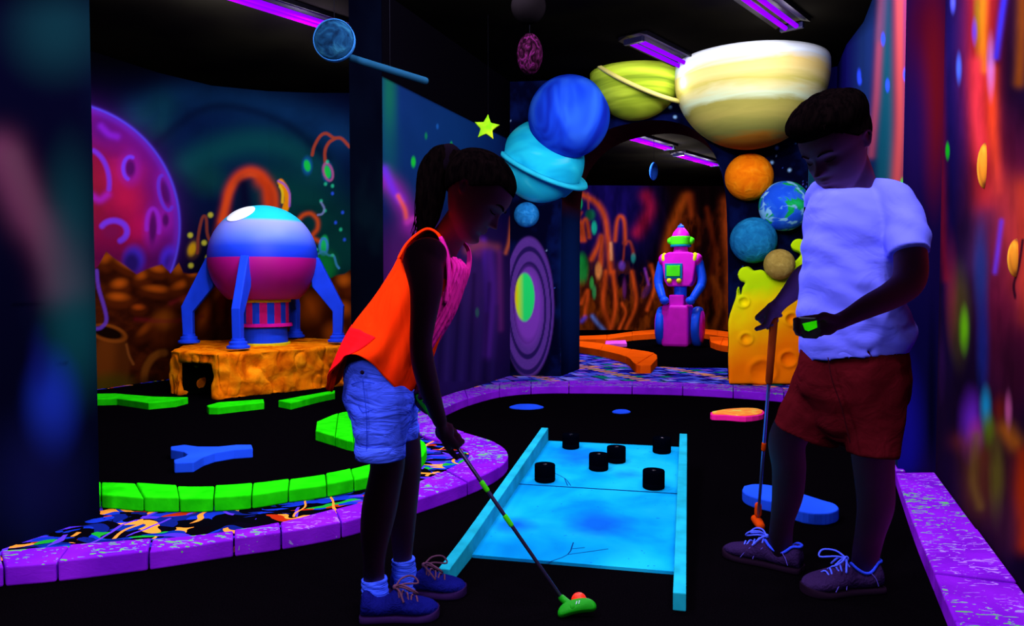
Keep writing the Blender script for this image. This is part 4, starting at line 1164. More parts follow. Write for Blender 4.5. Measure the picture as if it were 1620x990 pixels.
o = obj('striped_drum', mb, MF('pod_stripes', stripes, .5, .3), t, smooth=False); o.location = (PC.x, PC.y, 0)
cyl('lower_ring', .228, .222, .535, .563, MG, t)
cyl('pedestal', .19, .185, .40, .535, BL, t)
cyl('base_ring', .21, .21, .372, .402, YL, t)
for ang in (186, 270, 4, 82):
    a = math.radians(ang); d = Vector((math.cos(a), math.sin(a), 0)); s_ = Vector((-d.y, d.x, 0))
    def P(r, z): return Vector((PC.x, PC.y, z)) + d * r
    # closed outline of the bent leg, thick board with bevelled edges
    pts = [P(.37, 1.13), P(.455, 1.10), P(.655, .70), P(.645, .46), P(.565, .46), P(.565, .655), P(.40, .86)]
    mb = MB(); mb.prism([p - s_ * .033 for p in pts], 0, 0, s_ * .066)
    lg = obj('leg', mb, BL, t, smooth=False, bevel=.008)
    fc = Vector((PC.x, PC.y, 0)) + d * .605
    mb = MB(); mb.lathe([(.085, .40), (.085, .42), (.066, .425), (.066, .45), (.05, .455), (.05, .475)], fc, 32)
    obj('foot', mb, BL, lg, smooth=False, bevel=.004)

# ------------------------------------------------------------------ robot
RY = 10.2
RC = gp(1077, 548, .05); RX = RC.x; u_ = RY / F
RM = M('robot_magenta', '#d414c8', .4, .4); RB = M('robot_blue', '#1450f4', .4, .4); RG = M('robot_green', '#48f020', .5); RYL = M('robot_yellow', '#e0e824', .5); RT = M('robot_teal', '#0a7aa0', .5)
t = thing('robot', 'magenta and blue robot with a green visor on two wheels, beyond the arch', 'robot', (RX, RY, .05))
def rz(py): return at(1077, py, RY).z
def rx(px): return (px - 1077) * u_ + RX
def rbox(name, x0, x1, y0, y1, d, mat, par, yo=0, bev=.02, taper=0):
    mb = MB(); a, b_, z0, z1 = rx(x0), rx(x1), rz(y1), rz(y0)
    tp = taper * u_
    mb.rings([[Vector((a + tp, RY + yo - d / 2, z0)), Vector((b_ - tp, RY + yo - d / 2, z0)), Vector((b_ - tp, RY + yo + d / 2, z0)), Vector((a + tp, RY + yo + d / 2, z0))],
              [Vector((a, RY + yo - d / 2, z1)), Vector((b_, RY + yo - d / 2, z1)), Vector((b_, RY + yo + d / 2, z1)), Vector((a, RY + yo + d / 2, z1))]])
    return obj(name, mb, mat, par, smooth=False, bevel=bev)
rbox('lower_body', 1052, 1094, 482, 547, .42, RM, t, bev=.04)
rbox('hip', 1062, 1085, 466, 484, .26, RM, t)
mb = MB(); mb.lathe([(.085, rz(468)), (.085, rz(450))], (RX, RY, 0), 28); obj('waist', mb, RB, t, smooth=False)
mb = MB()
mb.rings([[Vector((RX + sx * u_ * w_, RY + sy * .14, rz(y))) for sx, sy in ((-1, -1), (1, -1), (1, 1), (-1, 1))] for y, w_ in ((453, 17), (445, 22), (412, 27), (402, 22), (399, 14))])
torso = obj('torso', mb, RM, t, smooth=False, bevel=.02)
scr = rbox('chest_frame', 1056, 1083, 417, 441, .03, RT, t, -.15, .005)
rbox('chest_screen', 1059, 1080, 420, 437, .03, RG, scr, -.165, .004)
for x in (1063, 1078):
    mb = MB(); mb.ball((rx(x), RY - .155, rz(444)), .035); obj('knob', mb, RYL, t)
mb = MB(); mb.lathe([(.10, rz(400)), (.085, rz(388))], (RX, RY, 0), 28); obj('neck', mb, RM, t, smooth=False)
mb = MB(); mb.lathe([(.075, rz(392)), (.115, rz(388)), (.12, rz(374)), (.10, rz(368)), (.06, rz(362)), (.03, rz(359))], (RX, RY, 0), 32); hd = obj('head', mb, RM, t)
mb = MB(); mb.lathe([(.13, rz(388)), (.135, rz(386)), (.135, rz(376)), (.13, rz(374))], (RX, RY, 0), 32); obj('visor', mb, RG, hd, smooth=False)
mb = MB(); mb.lathe([(.128, rz(390.5)), (.138, rz(390)), (.138, rz(387.5)), (.128, rz(387))], (RX, RY, 0), 32); obj('visor_rim', mb, RT, hd, smooth=False)
for s_ in (-1, 1):
    mb = MB(); mb.lathe([(.045, -.02), (.05, .0), (.03, .03)], (RX + s_ * .145, RY, rz(381)), 20, Matrix.Rotation(s_ * PI / 2, 3, 'Y')); obj('ear_disc', mb, RG, hd)
mb = MB(); mb.ball((RX, RY, rz(360)), (.045, .045, .04)); mb.limb([(RX, RY, rz(360)), (RX, RY, rz(355))], [.02, .01], k=1); obj('antenna', mb, RB, hd)
for s_ in (-1, 1):
    c0 = Vector((rx(1077 + s_ * 26), RY - .02, rz(411)))
    mb = MB(); mb.ball(c0, (.07, .11, .085)); pd = obj('shoulder', mb, RM, t)
    mb = MB(); mb.ball(c0 + Vector((-s_ * .02, -.05, .01)), (.045, .075, .085)); obj('shoulder_pad', mb, RYL, pd)
    mb = MB(); mb.limb([c0 + Vector((s_ * .03, 0, -.04)), (rx(1077 + s_ * 34), RY - .02, rz(440)), (rx(1077 + s_ * 33), RY - .05, rz(452))], [.055, .062, .058], k=4)
    mb.limb([(rx(1077 + s_ * 33), RY - .05, rz(452)), (rx(1077 + s_ * 24), RY - .18, rz(470))], [.06, .05], k=4)
    am = obj('arm', mb, RB, t)
    mb = MB(); mb.ball((rx(1077 + s_ * 20), RY - .21, rz(475)), (.062, .07, .055)); obj('fist', mb, RB, am)
    xw = RX + s_ * .235
    zc = rz(516); R_ = zc - .052
    m = Matrix.Rotation(PI / 2, 3, 'Y')
    mb = MB(); mb.lathe([(R_ * .7, -.055), (R_ * .96, -.05), (R_, -.02), (R_, .02), (R_ * .96, .05), (R_ * .7, .055)], (xw, RY, zc), 40, m); wh = obj('wheel', mb, RB, t)
    mb = MB(); mb.lathe([(R_ * .78, -.05), (R_ * .8, .065), (R_ * .35, .085), (.02, .09)], (xw, RY, zc), 40, Matrix.Rotation(s_ * PI / 2, 3, 'Y')); obj('wheel_cap', mb, RM, wh)

t.rotation_euler = (0, 0, -.40)
# ------------------------------------------------------------------ things on the near turf
def rampmat(nt, b):
    t = N(nt, 'ShaderNodeTexCoord'); v = t.outputs['Object']
    n = noise(nt, v, 3.2, 4, .4)
    base = ramp(nt, n, [(.34, hexc('#047cc8')), (.5, hexc('#0898d4')), (.66, hexc('#14a8d8'))])
    def crater(x, y, r, col, prev, w_=.3):
        m = N(nt, 'ShaderNodeVectorMath', operation='DISTANCE'); nt.links.new(v, m.inputs[0]); m.inputs[1].default_value = (x, y, 0)
        a = N(nt, 'ShaderNodeMath', operation='MULTIPLY_ADD'); nt.links.new(noise(nt, v, 14, 2), a.inputs[0]); a.inputs[1].default_value = r * .5; nt.links.new(m.outputs['Value'], a.inputs[2])
        k = ramp(nt, a.outputs[0], [(r * .7, (.95, .95, .95)), (r * (1.3 + w_), (0, 0, 0))])
        return mix(nt, k, prev, col)
    c = base
    for (x, y, r) in ((.37, .34, .11), (.20, 1.14, .15), (.43, .92, .08), (.08, .27, .07)):
        c = crater(x, y, r, hexc('#0a58c4'), c)
    for (x, y, r) in ((.37, .34, .018), (.115, .24, .014), (.075, .29, .018), (.43, .92, .03)):
        c = crater(x, y, r, hexc('#08349c'), c, .1)
    for (x, y, r) in ((.20, 1.14, .07), (.43, .92, .012)):
        c = crater(x, y, r, hexc('#1498d0'), c, .1)
    sp2 = noise(nt, v, 55, 1)
    c = mix(nt, ramp(nt, sp2, [(.74, (0, 0, 0)), (.77, (.8, .8, .8))]), c, hexc('#0a64c8'))
    nt.links.new(c, b.inputs['Base Color'])
RAMPM = MF('cyan_ramp_paint', rampmat, .6, .3)
RN0 = gp(747, 882, 0); RN1 = gp(1067, 909, 0)
rd = (RN1 - RN0).normalized(); fd = Vector((-rd.y, rd.x, 0))
WD = (RN1 - RN0).length
t = thing('puck_ramp', 'glowing cyan wooden ramp with craters, side boards and black pegs', 'ramp', RN0)
L_ = 1.37; SL = .068
Mx = Matrix((rd, fd, Vector((0, 0, 1)))).transposed()
def rp(u, v, h=0): return RN0 + rd * u + fd * v + Vector((0, 0, .008 + max(0, v) * SL + h))
shear = .02
mb = MB(); mb.rings([[Vector((0, 0, 0)), Vector((WD, 0, 0)), Vector((WD, 0, .01)), Vector((0, 0, .01))], [Vector((0.0, L_, 0)), Vector((WD, L_, 0)), Vector((WD, L_, L_ * SL + .01)), Vector((0.0, L_, L_ * SL + .01))]])
# cut for the board seam
o = obj('deck', mb, RAMPM, t, smooth=False)
o.location = RN0; o.rotation_euler = (0, 0, math.atan2(rd.y, rd.x))
SEAM = M('seam_gap', '#0a3c70', .8)  # dark blue strip laid across the deck at the board joint
mb = MB(); a, b_ = rp(0, .70, .0035), rp(WD, .70, .0035); mb.box((a + b_) / 2, (WD, .004, .002), Mx); obj('seam', mb, SEAM, t, smooth=False)
SIDE = M('cyan_side_paint', '#18a0bc', .6, .3, mott=.2, mscale=12)
for u0, ext, lab in ((-.035, -.24, None), (WD, -.26, None)):
    pts = [(ext, 0.0), (ext, .05), (0, .062), (L_, L_ * SL + .075), (L_, 0.0)]
    mb = MB(); mb.prism([RN0 + rd * u0 + fd * v + Vector((0, 0, z)) for v, z in pts], 0, 0, rd * .035)
    obj('side_board', mb, SIDE, t, smooth=False, bevel=.003)
# painted cracks, thin raised lines
CRK = M('crack_paint', '#0a4484', .8)
for pts in ([(865, 890), (898, 877), (907, 858)], [(898, 877), (935, 872), (962, 868)], [(905, 868), (925, 866)], [(870, 745), (893, 756), (903, 768)], [(893, 756), (898, 768)]):
    mb = MB(); W3 = []
    for x, y in pts:
        a_, f_, u2 = ray(x, y); o_ = Vector((0, 0, CAMH)); dd = Vector((a_, f_, u2)); nn = Vector((-fd.x * SL, -fd.y * SL, 1))
        s_ = (RN0 + Vector((0, 0, .010)) - o_).dot(nn) / dd.dot(nn); W3.append(o_ + dd * s_)
    mb.limb(W3, [.0022] * len(W3), [.0008] * len(W3), k=3, seg=6, vax=(0, 0, 1)); mb.v = [(x, y, z) for x, y, z in mb.v]
    obj('crack', mb, CRK, t)
PEG = M('black_peg_rubber', '#010208', .6, .2)
pl = ['black round peg at the far left corner of the cyan ramp', 'black round peg at the far right of the cyan ramp', 'black round peg in the middle of the ramp, the farther of the touching pair', 'black round peg in the middle of the ramp, the nearer of the touching pair', 'black round peg on the left of the ramp, nearest to the left board', 'black round peg on the right of the ramp, nearest to the viewer']
for (x, y, r), lab in zip(((903, 711, 13.5), (1047, 718, 14.5), (975, 733, 15), (947, 745, 15.5), (862, 763, 16.5), (1034, 774, 17.5)), pl):
    a_, f_, u2 = ray(x, y - 3); dd = Vector((a_, f_, u2)); nn = Vector((-fd.x * SL, -fd.y * SL, 1))
    s_ = (RN0 + Vector((0, 0, .010)) - Vector((0, 0, CAMH))).dot(nn) / dd.dot(nn); P = Vector((0, 0, CAMH)) + dd * s_
    R_ = r * P.y / F; h = 26 * P.y / F * (r / 16)
    tt = thing('peg', lab, 'peg', P, 'black pegs on the cyan ramp')
    mb = MB(); mb.lathe([(R_ * .96, 0), (R_, .004), (R_, h * .3), (R_ * .97, h * .31), (R_ * .97, h * .33), (R_, h * .34), (R_, h - .004), (R_ * .95, h), (R_ * .75, h), (R_ * .7, h - .006), (.001, h - .006)], P - Vector((0, 0, .0)), 36)
    obj('rim', mb, PEG, tt)
    mb = MB(); mb.lathe([(.009, h - .006), (.009, h - .001), (.001, h)], P, 12); obj('bolt', mb, M('peg_bolt', '#060818', .3, .5), tt)
# blue wishbone
BLK = M('blue_block_paint', '#1e50f4', .5, .3)
mb = MB(); mb.prism(W([(270, 706), (292, 703), (315, 706), (345, 706), (375, 703), (398, 703), (400, 709), (370, 711), (340, 716), (322, 722), (306, 731), (276, 732), (275, 727), (292, 722), (297, 718), (290, 714), (270, 711)], .10), .054, .10)
tag(obj('wishbone_block', mb, BLK, smooth=False, bevel=.005), 'flat blue Y-shaped block on the left black turf', 'obstacle')
# blue slab behind the boy's leg
c0 = gp(1250, 794, .045)
slab = catmull([(1177, 768), (1195, 765), (1225, 768), (1262, 778), (1300, 790), (1322, 797), (1326, 806), (1305, 812), (1270, 809), (1235, 796), (1190, 785), (1175, 776), (1177, 768)], 4)[:-1]
mb = MB(); mb.prism([tuple(gp(p[0], p[1], .045)[:2]) for p in slab], .0, .045)
tag(obj('oval_slab', mb, BLK, smooth=False, bevel=.006), 'long blue rounded slab on the black turf behind the boy\'s leg', 'obstacle')
c = gp(1296, 799, .0455)
# pink rimmed orange piece
pz = catmull([(1124, 652), (1150, 647), (1185, 645), (1206, 648), (1207, 655), (1180, 659), (1150, 657), (1126, 656), (1124, 652)], 3)[:-1]
t = thing('cheese_block', 'orange topped block with a pink side on the black turf left of the boy', 'obstacle', gp(1165, 660, 0))
mb = MB(); mb.prism([tuple(gp(p[0], p[1], .035)[:2]) for p in pz], 0, .035); obj('side', mb, M('pink_side_paint', '#f01c98', .5), t, smooth=False, bevel=.004)
def speck(nt, b):
    n = noise(nt, mapping(nt), 16, 3)
    nt.links.new(ramp(nt, n, [(.4, hexc('#ff8a3a')), (.6, hexc('#ffb040')), (.66, hexc('#e8e060'))]), b.inputs['Base Color'])
mb = MB(); mb.prism([tuple(gp(1165 + (p[0] - 1165) * .93, 652 + (p[1] - 652) * .86, .035)[:2]) for p in pz], .034, .040); obj('top', mb, MF('orange_speckle', speck, .6), t, smooth=False)
for (x, y, rx_, ry_, lab) in ((833, 643, 26, 4, 'flat blue painted patch on the black turf left of the ramp\'s far end'), (983, 650.5, 14, 3, 'smaller flat blue patch on the turf behind the ramp')):
    mb = MB(); mb.prism([tuple(gp(x + rx_ * math.cos(a) * (1 + .12 * math.sin(3 * a)), y + ry_ * math.sin(a), .006)[:2]) for a in np.linspace(0, 2 * PI, 28, endpoint=False)], 0, .008)
    tag(obj('turf_marker', mb, BLK, smooth=False, bevel=.002), lab, 'marker')

# ------------------------------------------------------------------ ball
BC = gp(916, 962, 0) + Vector((0, 0, .0215))
def dimple(nt, b):
    b.inputs['Base Color'].default_value = (*hexc('#ff2a0c'), 1)
    vo = N(nt, 'ShaderNodeTexVoronoi'); vo.inputs['Scale'].default_value = 240
    nt.links.new(mapping(nt), vo.inputs['Vector']); bump(nt, b, vo.outputs['Distance'], .3, .002)
mb = MB(); mb.ball(BC, .0213, su=40, sv=28)
tag(obj('golf_ball', mb, MF('orange_ball', dimple, .4, .4)), 'glowing orange-red golf ball against the green putter head', 'golf ball')
# ------------------------------------------------------------------ people
HZ = [(-.505, .20, .06, .05), (-.49, .285, .03, .12), (-.46, .335, -.01, .17), (-.40, .36, -.07, .215), (-.34, .345, -.13, .25), (-.28, .355, -.19, .275), (-.20, .36, -.26, .295), (-.10, .365, -.34, .315),
      (0, .36, -.42, .33), (.08, .385, -.46, .34), (.18, .385, -.475, .345), (.28, .35, -.455, .33), (.37, .28, -.39, .285), (.44, .19, -.29, .215), (.485, .09, -.17, .12), (.50, .0, -.08, .03)]
def head_grid(off=0.0, nz=90, na=96, side=1.0, topk=1.0, frontk=1.0, backk=1.0):
    Z = np.array([h[0] for h in HZ]); D = catmull(HZ, 8); D = np.array(D)
    zz = np.interp(np.linspace(0, 1, nz), np.linspace(0, 1, len(D)), D[:, 0])
    xf = np.interp(np.linspace(0, 1, nz), np.linspace(0, 1, len(D)), D[:, 1]); xb = np.interp(np.linspace(0, 1, nz), np.linspace(0, 1, len(D)), D[:, 2]); hw = np.interp(np.linspace(0, 1, nz), np.linspace(0, 1, len(D)), D[:, 3])
    A = np.linspace(0, 2 * PI, na, endpoint=False)
    cx = (xf + xb) / 2; rx_ = (xf - xb) / 2
    cs = np.cos(A); sn = np.sin(A)
    cs2 = np.sign(cs) * np.abs(cs) ** .92; sn2 = np.sign(sn) * np.abs(sn) ** .92
    P = np.zeros((nz, na, 3))
    P[:, :, 0] = cx[:, None] + rx_[:, None] * cs2[None]; P[:, :, 1] = hw[:, None] * sn2[None]; P[:, :, 2] = zz[:, None]
    return P
def face_shape(P, nose=1.0):
    x, y, z = P[..., 0], P[..., 1], P[..., 2]
    f = np.clip((x - .05) / .2, 0, 1)
    def g(y0, z0, sy, sz): return np.exp(-((y - y0) / sy) ** 2 - ((z - z0) / sz) ** 2) * f
    dx = np.zeros_like(x)
    # bridge and tip of the nose
    t = np.clip((.04 - z) / .17, 0, 1); along = ((z < .05) & (z > -.17)) * 1.0
    ridge = np.exp(-(y / (.028 + .022 * t)) ** 2) * (np.clip((z + .175) / .03, 0, 1)) * np.clip((.07 - z) / .05, 0, 1) * f
    dx += ridge * (.022 + .085 * t ** 1.2) * nose
    dx += (g(.04, -.13, .026, .028) + g(-.04, -.13, .026, .028)) * .04
    for s in (-1, 1):
        dx -= g(s * .14, .005, .065, .045) * .05
        dx += g(s * .13, .075, .10, .022) * .016
        dx += g(s * .17, -.10, .08, .06) * .014
        dx += g(s * .14, -.002, .042, .026) * .036      # lids over the eyes
    dx -= g(0, -.19, .02, .02) * .012
    dx += g(0, -.232, .075, .014) * .036 + g(0, -.275, .062, .016) * .038 - g(0, -.253, .085, .006) * .016
    dx -= g(0, -.32, .09, .022) * .02; dx += g(0, -.40, .08, .05) * .03
    P = P.copy(); P[..., 0] += dx
    return P
def grid_mb(mb, P, keep=None, T=None):
    nz_, na, _ = P.shape; fs = []
    for i in range(nz_ - 1):
        for j in range(na):
            k = (j + 1) % na
            if keep is None or (keep[i, j] and keep[i, k] and keep[i + 1, j] and keep[i + 1, k]): fs.append((i * na + j, i * na + k, (i + 1) * na + k, (i + 1) * na + j))
    if keep is None: fs.append(tuple(range(na))[::-1]); fs.append(tuple((nz_ - 1) * na + j for j in range(na)))
    V = [T @ Vector(p) for p in P.reshape(-1, 3)]
    mb.add(V, fs); return mb
def head_frame(c, H, fwd, roll_up=(0, 0, 1)):
    f = Vector(fwd).normalized(); u = Vector(roll_up); u = (u - f * u.dot(f)).normalized(); l = u.cross(f)
    m = Matrix((f * H, l * H, u * H)).transposed().to_4x4(); m.translation = c
    return m
def ears(mb, T, x0=-.07, big=1.0):
    for s in (-1, 1):
        pts = [(x0 + .03, s * .325, -.075), (x0 - .005, s * .345, -.08), (x0 - .035, s * .36, -.04), (x0 - .062, s * .375, .02), (x0 - .055, s * .378, .065), (x0 - .015, s * .37, .088), (x0 + .025, s * .35, .065), (x0 + .032, s * .335, .03)]
        W_ = [T @ Vector((x0 + (p[0] - x0) * big, p[1], p[2] * big)) for p in pts]; H = (T.to_3x3() @ Vector((1, 0, 0))).length
        mb.limb(W_, [.016 * H] * len(W_), [.016 * H] * len(W_), k=3, seg=8)
        m = T.to_3x3() @ Matrix.Rotation(s * .35, 3, 'Z')
        mb.ball(T @ Vector((x0 - .01, s * .338, -.002)), (.045, .016, .075), m, 14, 10)
        mb.ball(T @ Vector((x0 + .018, s * .345, -.06)), (.02, .018, .028), m, 10, 8)
def grip_hand(mb, c, s, back, wrist, R=.013, fr=.0075, wid=.062, thumb=True, wrap=230, sgn=1, wr=.017):
    "hand closed round a shaft at c; s runs along the shaft from little finger to index, back points to the back of the hand"
    c = Vector(c); s = Vector(s).normalized(); b_ = Vector(back); b_ = (b_ - s * b_.dot(s)).normalized(); n = s.cross(b_) * sgn
    w_ = Vector(wrist); rr = R + fr
    def pol(ang, r): return b_ * math.cos(math.radians(ang)) * r + n * math.sin(math.radians(ang)) * r
    for i in range(4):
        o = c + s * (i / 3 - .5) * wid * .92
        ln = (.86, .98, 1.0, .94)[i]
        k0 = o + pol(28, rr * 1.25)
        mb.limb([w_ + s * (i / 3 - .5) * .018 + pol(0, .004), (w_ + k0) / 2 + b_ * .006, k0], [wr * .62, fr * 1.5, fr * 1.28], k=4, seg=10)
        arc = [k0] + [o + pol(28 + (wrap - 28) * t * ln, rr * (1.12 if t < .35 else 1.0)) for t in (.22, .42, .6, .78, 1.0)]
        mb.limb(arc, [fr * 1.22, fr * 1.14, fr * 1.05, fr, fr * .95, fr * .82], k=3, seg=10)
    mb.ball(c * .5 + w_ * .5 + pol(0, rr * .75) * .5, (.026, .026, .026))
    if thumb:
        o = c + s * wid * .25
        mb.limb([w_ + s * .012 + pol(-30, .008), (w_ + o) / 2 + s * .016 + pol(-55, rr * .9), o + s * .010 + pol(-62, rr * 1.05), o + s * .038 + pol(-40, rr * 1.02)], [fr * 1.7, fr * 1.5, fr * 1.2, fr * .95], k=4, seg=10)
def PX(lst): return [at(x, y, Y) for x, y, Y, *_ in lst]
def RM_(lst, sc=1): return [r * Y / F * sc for _, _, Y, r, *_ in lst]
def chain(mb, lst, k=4, seg=20, flat=1.0, **kw):
    r = RM_(lst); rv = [a * (l[4] if len(l) > 4 else flat) for a, l in zip(r, lst)]
    mb.limb(PX(lst), r, rv, k=k, seg=seg, **kw)

def skinmat(name, a, b2):
    def fn(nt, b):
        v = mapping(nt); n = noise(nt, v, 9, 4); n2 = noise(nt, v, 260, 2)
        nt.links.new(ramp(nt, n, [(.3, a), (.7, b2)]), b.inputs['Base Color'])
        bump(nt, b, n2, .12, .001)
    return MF(name, fn, .6, .12)
SKIN_G = skinmat('skin_dark_girl', (.28, .12, .14), (.35, .145, .16))
SKIN_B = skinmat('skin_dark_boy', (.30, .12, .15), (.37, .14, .17))
def hairmat(nt, b):
    v = mapping(nt, (1, 1, .25)); n = noise(nt, v, 90, 3, .6)
    nt.links.new(ramp(nt, n, [(.35, hexc('#020102')), (.7, hexc('#080405'))]), b.inputs['Base Color']); bump(nt, b, n, .5, .004)
HAIR = MF('dark_hair', hairmat, .8, .04)
LASH = M('lashes', '#050205', .7)
def clothmat(name, stops, wr=.35, ws=9, rough=.85, stretch=(1, 1, 1), weave=True):
    def fn(nt, b):
        v = mapping(nt); n = noise(nt, v, 3, 3)
        nt.links.new(ramp(nt, n, [(.3, hexc(stops[0])), (.7, hexc(stops[1]))]), b.inputs['Base Color'])
        w_ = noise(nt, mapping(nt, stretch), ws, 3, 1.2)
        bump(nt, b, w_, wr, .03)
    return MF(name, fn, rough, .05)

def ringloft(mb, rings, sup=2.3, seg=72, a0=0, a1=2 * PI, k=5, fn=None, yc=None, closed=True, scale=1.0):
    "rings: (back px,py), (front px,py), half depth m, centre Y.  angle 0 = front edge, 90 = viewer's side"
    D = catmull([list(at(b[0], b[1], Y)) + list(at(f[0], f[1], Y)) + [h] for b, f, h, Y in rings], k)
    out = []; n = len(D)
    A = np.linspace(a0, a1, seg, endpoint=not closed)
    for i, d in enumerate(D):
        B = Vector(d[:3]); Fp = Vector(d[3:6]); c = (B + Fp) / 2; u = (Fp - B) / 2; ring = []
        for a in A:
            ca, sa = math.cos(a), math.sin(a)
            ca2 = math.copysign(abs(ca) ** (2 / sup), ca); sa2 = math.copysign(abs(sa) ** (2 / sup), sa)
            p = c + u * ca2 * scale + Vector((0, -1, 0)) * sa2 * d[6] * scale
            if fn: p = p + Vector(fn(i / (n - 1), a, p))
            ring.append(p)
        out.append(ring)
    return out

def shoe(parent, heel, toe, up_mat, sole_mat, lace_mat, H=.075, wide=.040, collar=None, lace_seed=1, lab=None, trim=None, bow=1.0, tilt=0):
    heel = Vector(heel); toe = Vector(toe); L = (toe - heel).length; x = (toe - heel).normalized(); z = Vector((0, 0, 1)); z = (z - x * z.dot(x)).normalized(); y = z.cross(x)
    def Q(u, v, h): return heel + x * u * L + y * v + z * h
    prof = [  # u, half width, top height
        (.00, .55, .62), (.03, .72, .92), (.09, .80, .96), (.18, .82, .68), (.28, .82, .64), (.37, .84, .80), (.45, .88, .98), (.58, 1.0, .74), (.70, 1.08, .58), (.82, 1.04, .47), (.92, .80, .39), (.98, .45, .28), (1.0, .15, .2)]
    D = catmull(prof, 4); rs = []
    for u, w_, h in D:
        ring = []
        for a in np.linspace(0, 2 * PI, 28, endpoint=False):
            ca, sa = math.cos(a), math.sin(a)
            yy = wide * w_ * math.copysign(abs(ca) ** .8, ca); hh = sa
            narrow = 1 - .38 * max(0, sa) * (h > .5) * min(1, (h - .5) * 3)
            ring.append(Q(min(max(u, .004), .996), yy * narrow, .012 + (H * h) * (.5 + .5 * math.copysign(abs(sa) ** .8, sa)) ))
        rs.append(ring)
    mb = MB(); mb.rings(rs)
    nm = 'shoe'
    up = obj(nm, mb, up_mat, parent, label=lab)
    # sole
    mb = MB(); out = []
    S = catmull([(.0, 0), (-.012, .6), (.05, .86), (.25, .88), (.45, .92), (.62, 1.06), (.76, 1.14), (.90, .98), (.985, .55), (1.012, 0)], 5)
    pts = [(u, w_) for u, w_ in [(d[0], max(0, d[1])) for d in S]]
    outline = [(u, w_ * wide * 1.06) for u, w_ in pts] + [(u, -w_ * wide * 1.06) for u, w_ in pts[::-1][1:-1]]
    mb.rings([[Q(u, v * .95, 0) for u, v in outline], [Q(u, v, .004) for u, v in outline], [Q(u, v * 1.0, .013 + .010 * max(0, (u - .8) / .2)) for u, v in outline], [Q(u, v * .9, .016 + .010 * max(0, (u - .8) / .2)) for u, v in outline]])
    obj('sole', mb, sole_mat, up)
    rr = random.Random(lace_seed)
    # laces across the tongue and a bow
    mb = MB()
    def top(u): return np.interp(u, [p[0] for p in prof], [p[2] for p in prof]) * H + .012
    for i, u in enumerate((.46, .52, .58, .64, .70)):
        s_ = 1 if i % 2 else -1
        mb.limb([Q(u, -.022 * s_, top(u) - .008), Q(u + .015, 0, top(u) + .004), Q(u + .035, .022 * s_, top(u + .03) - .008)], [.0026] * 3, k=4, seg=8)
    k0 = Q(.44, 0, top(.44) + .008)
    mb.ball(k0, .007, su=10, sv=8)
    for s_ in (-1, 1):
        loop = [k0, k0 + y * s_ * .024 * bow + x * .018 + z * .014, k0 + y * s_ * .046 * bow + x * .045 + z * .010, k0 + y * s_ * .036 * bow + x * .060 - z * .006, k0 + y * s_ * .014 + x * .025 + z * .002, k0]
        mb.limb(loop, [.0026] * len(loop), k=4, seg=8)
        mb.limb([k0, k0 + y * s_ * .020 + x * .012 - z * .004, k0 + y * s_ * .036 + x * (.02 + .02 * rr.random()) - z * .026], [.003] * 3, k=4, seg=8)
    obj('laces', mb, lace_mat, up)
    if trim:
        mb = MB(); pts = [Q(u, s_ * wide * w_, h) for u, s_, w_, h in ((.43, -1, .42, H * .96 + .012), (.36, -1, .60, H * .76 + .012), (.27, -1, .66, H * .62 + .012), (.18, -1, .62, H * .66 + .012), (.09, -1, .5, H * .93 + .012), (.02, -1, .3, H * .95 + .012), (.005, 1, .0, H * .95 + .012), (.02, 1, .3, H * .95 + .012), (.09, 1, .5, H * .93 + .012), (.18, 1, .62, H * .66 + .012), (.27, 1, .66, H * .62 + .012), (.36, 1, .60, H * .76 + .012), (.43, 1, .42, H * .96 + .012))]
        mb.limb(pts, [.0042] * len(pts), k=4, seg=8); obj('collar_trim', mb, trim, up)
        for s_ in (-1, 1):
            for pts in ([(.55, .98, .022), (.53, .9, .035), (.44, .78, .06)], [(.70, 1.1, .02), (.66, 1.05, .035), (.60, .8, .052)], [(.12, .86, .025), (.15, .84, .045), (.2, .76, .06)]):
                st = MB(); st.limb([Q(u, s_ * wide * w_ * .99, h) for u, w_, h in pts], [.0011] * 3, k=4, seg=6)
                obj('stitching', st, M('stitch', '#5a4ad0', .7), up)
    return up

# =============================================================== the girl
GY = 2.10
girl = thing('person', 'child in an orange sleeveless top and white shorts, bending to putt', 'person', gp(600, 962, 0))
mb = MB()
# torso
mb.limb([at(606, 600, GY), at(614, 560, GY), at(640, 500, GY), at(668, 440, GY), at(690, 400, GY), at(700, 385, GY)], [.072, .07, .072, .08, .07, .045], [.09, .09, .092, .10, .095, .05], k=5, seg=32)
for s_ in (-1, 1): mb.ball(at(676, 405, GY + s_ * .10), (.055, .05, .05))
# neck
chain(mb, [(692, 398, GY, 30), (712, 372, GY, 25), (735, 340, GY, 26)])
# near arm
chain(mb, [(670, 412, 2.00, 33), (674, 452, 1.955, 27), (671, 492, 1.935, 22), (666, 540, 1.93, 18), (669, 572, 1.935, 18.5), (678, 610, 1.95, 17), (688, 642, 1.975, 13.5), (696, 666, 1.99, 11.5)], k=6, seg=24)
# far arm
chain(mb, [(690, 412, 2.20, 30), (690, 460, 2.22, 22), (672, 520, 2.22, 18), (662, 560, 2.18, 17), (655, 595, 2.12, 13), (650, 606, 2.10, 12)], k=6, seg=20)
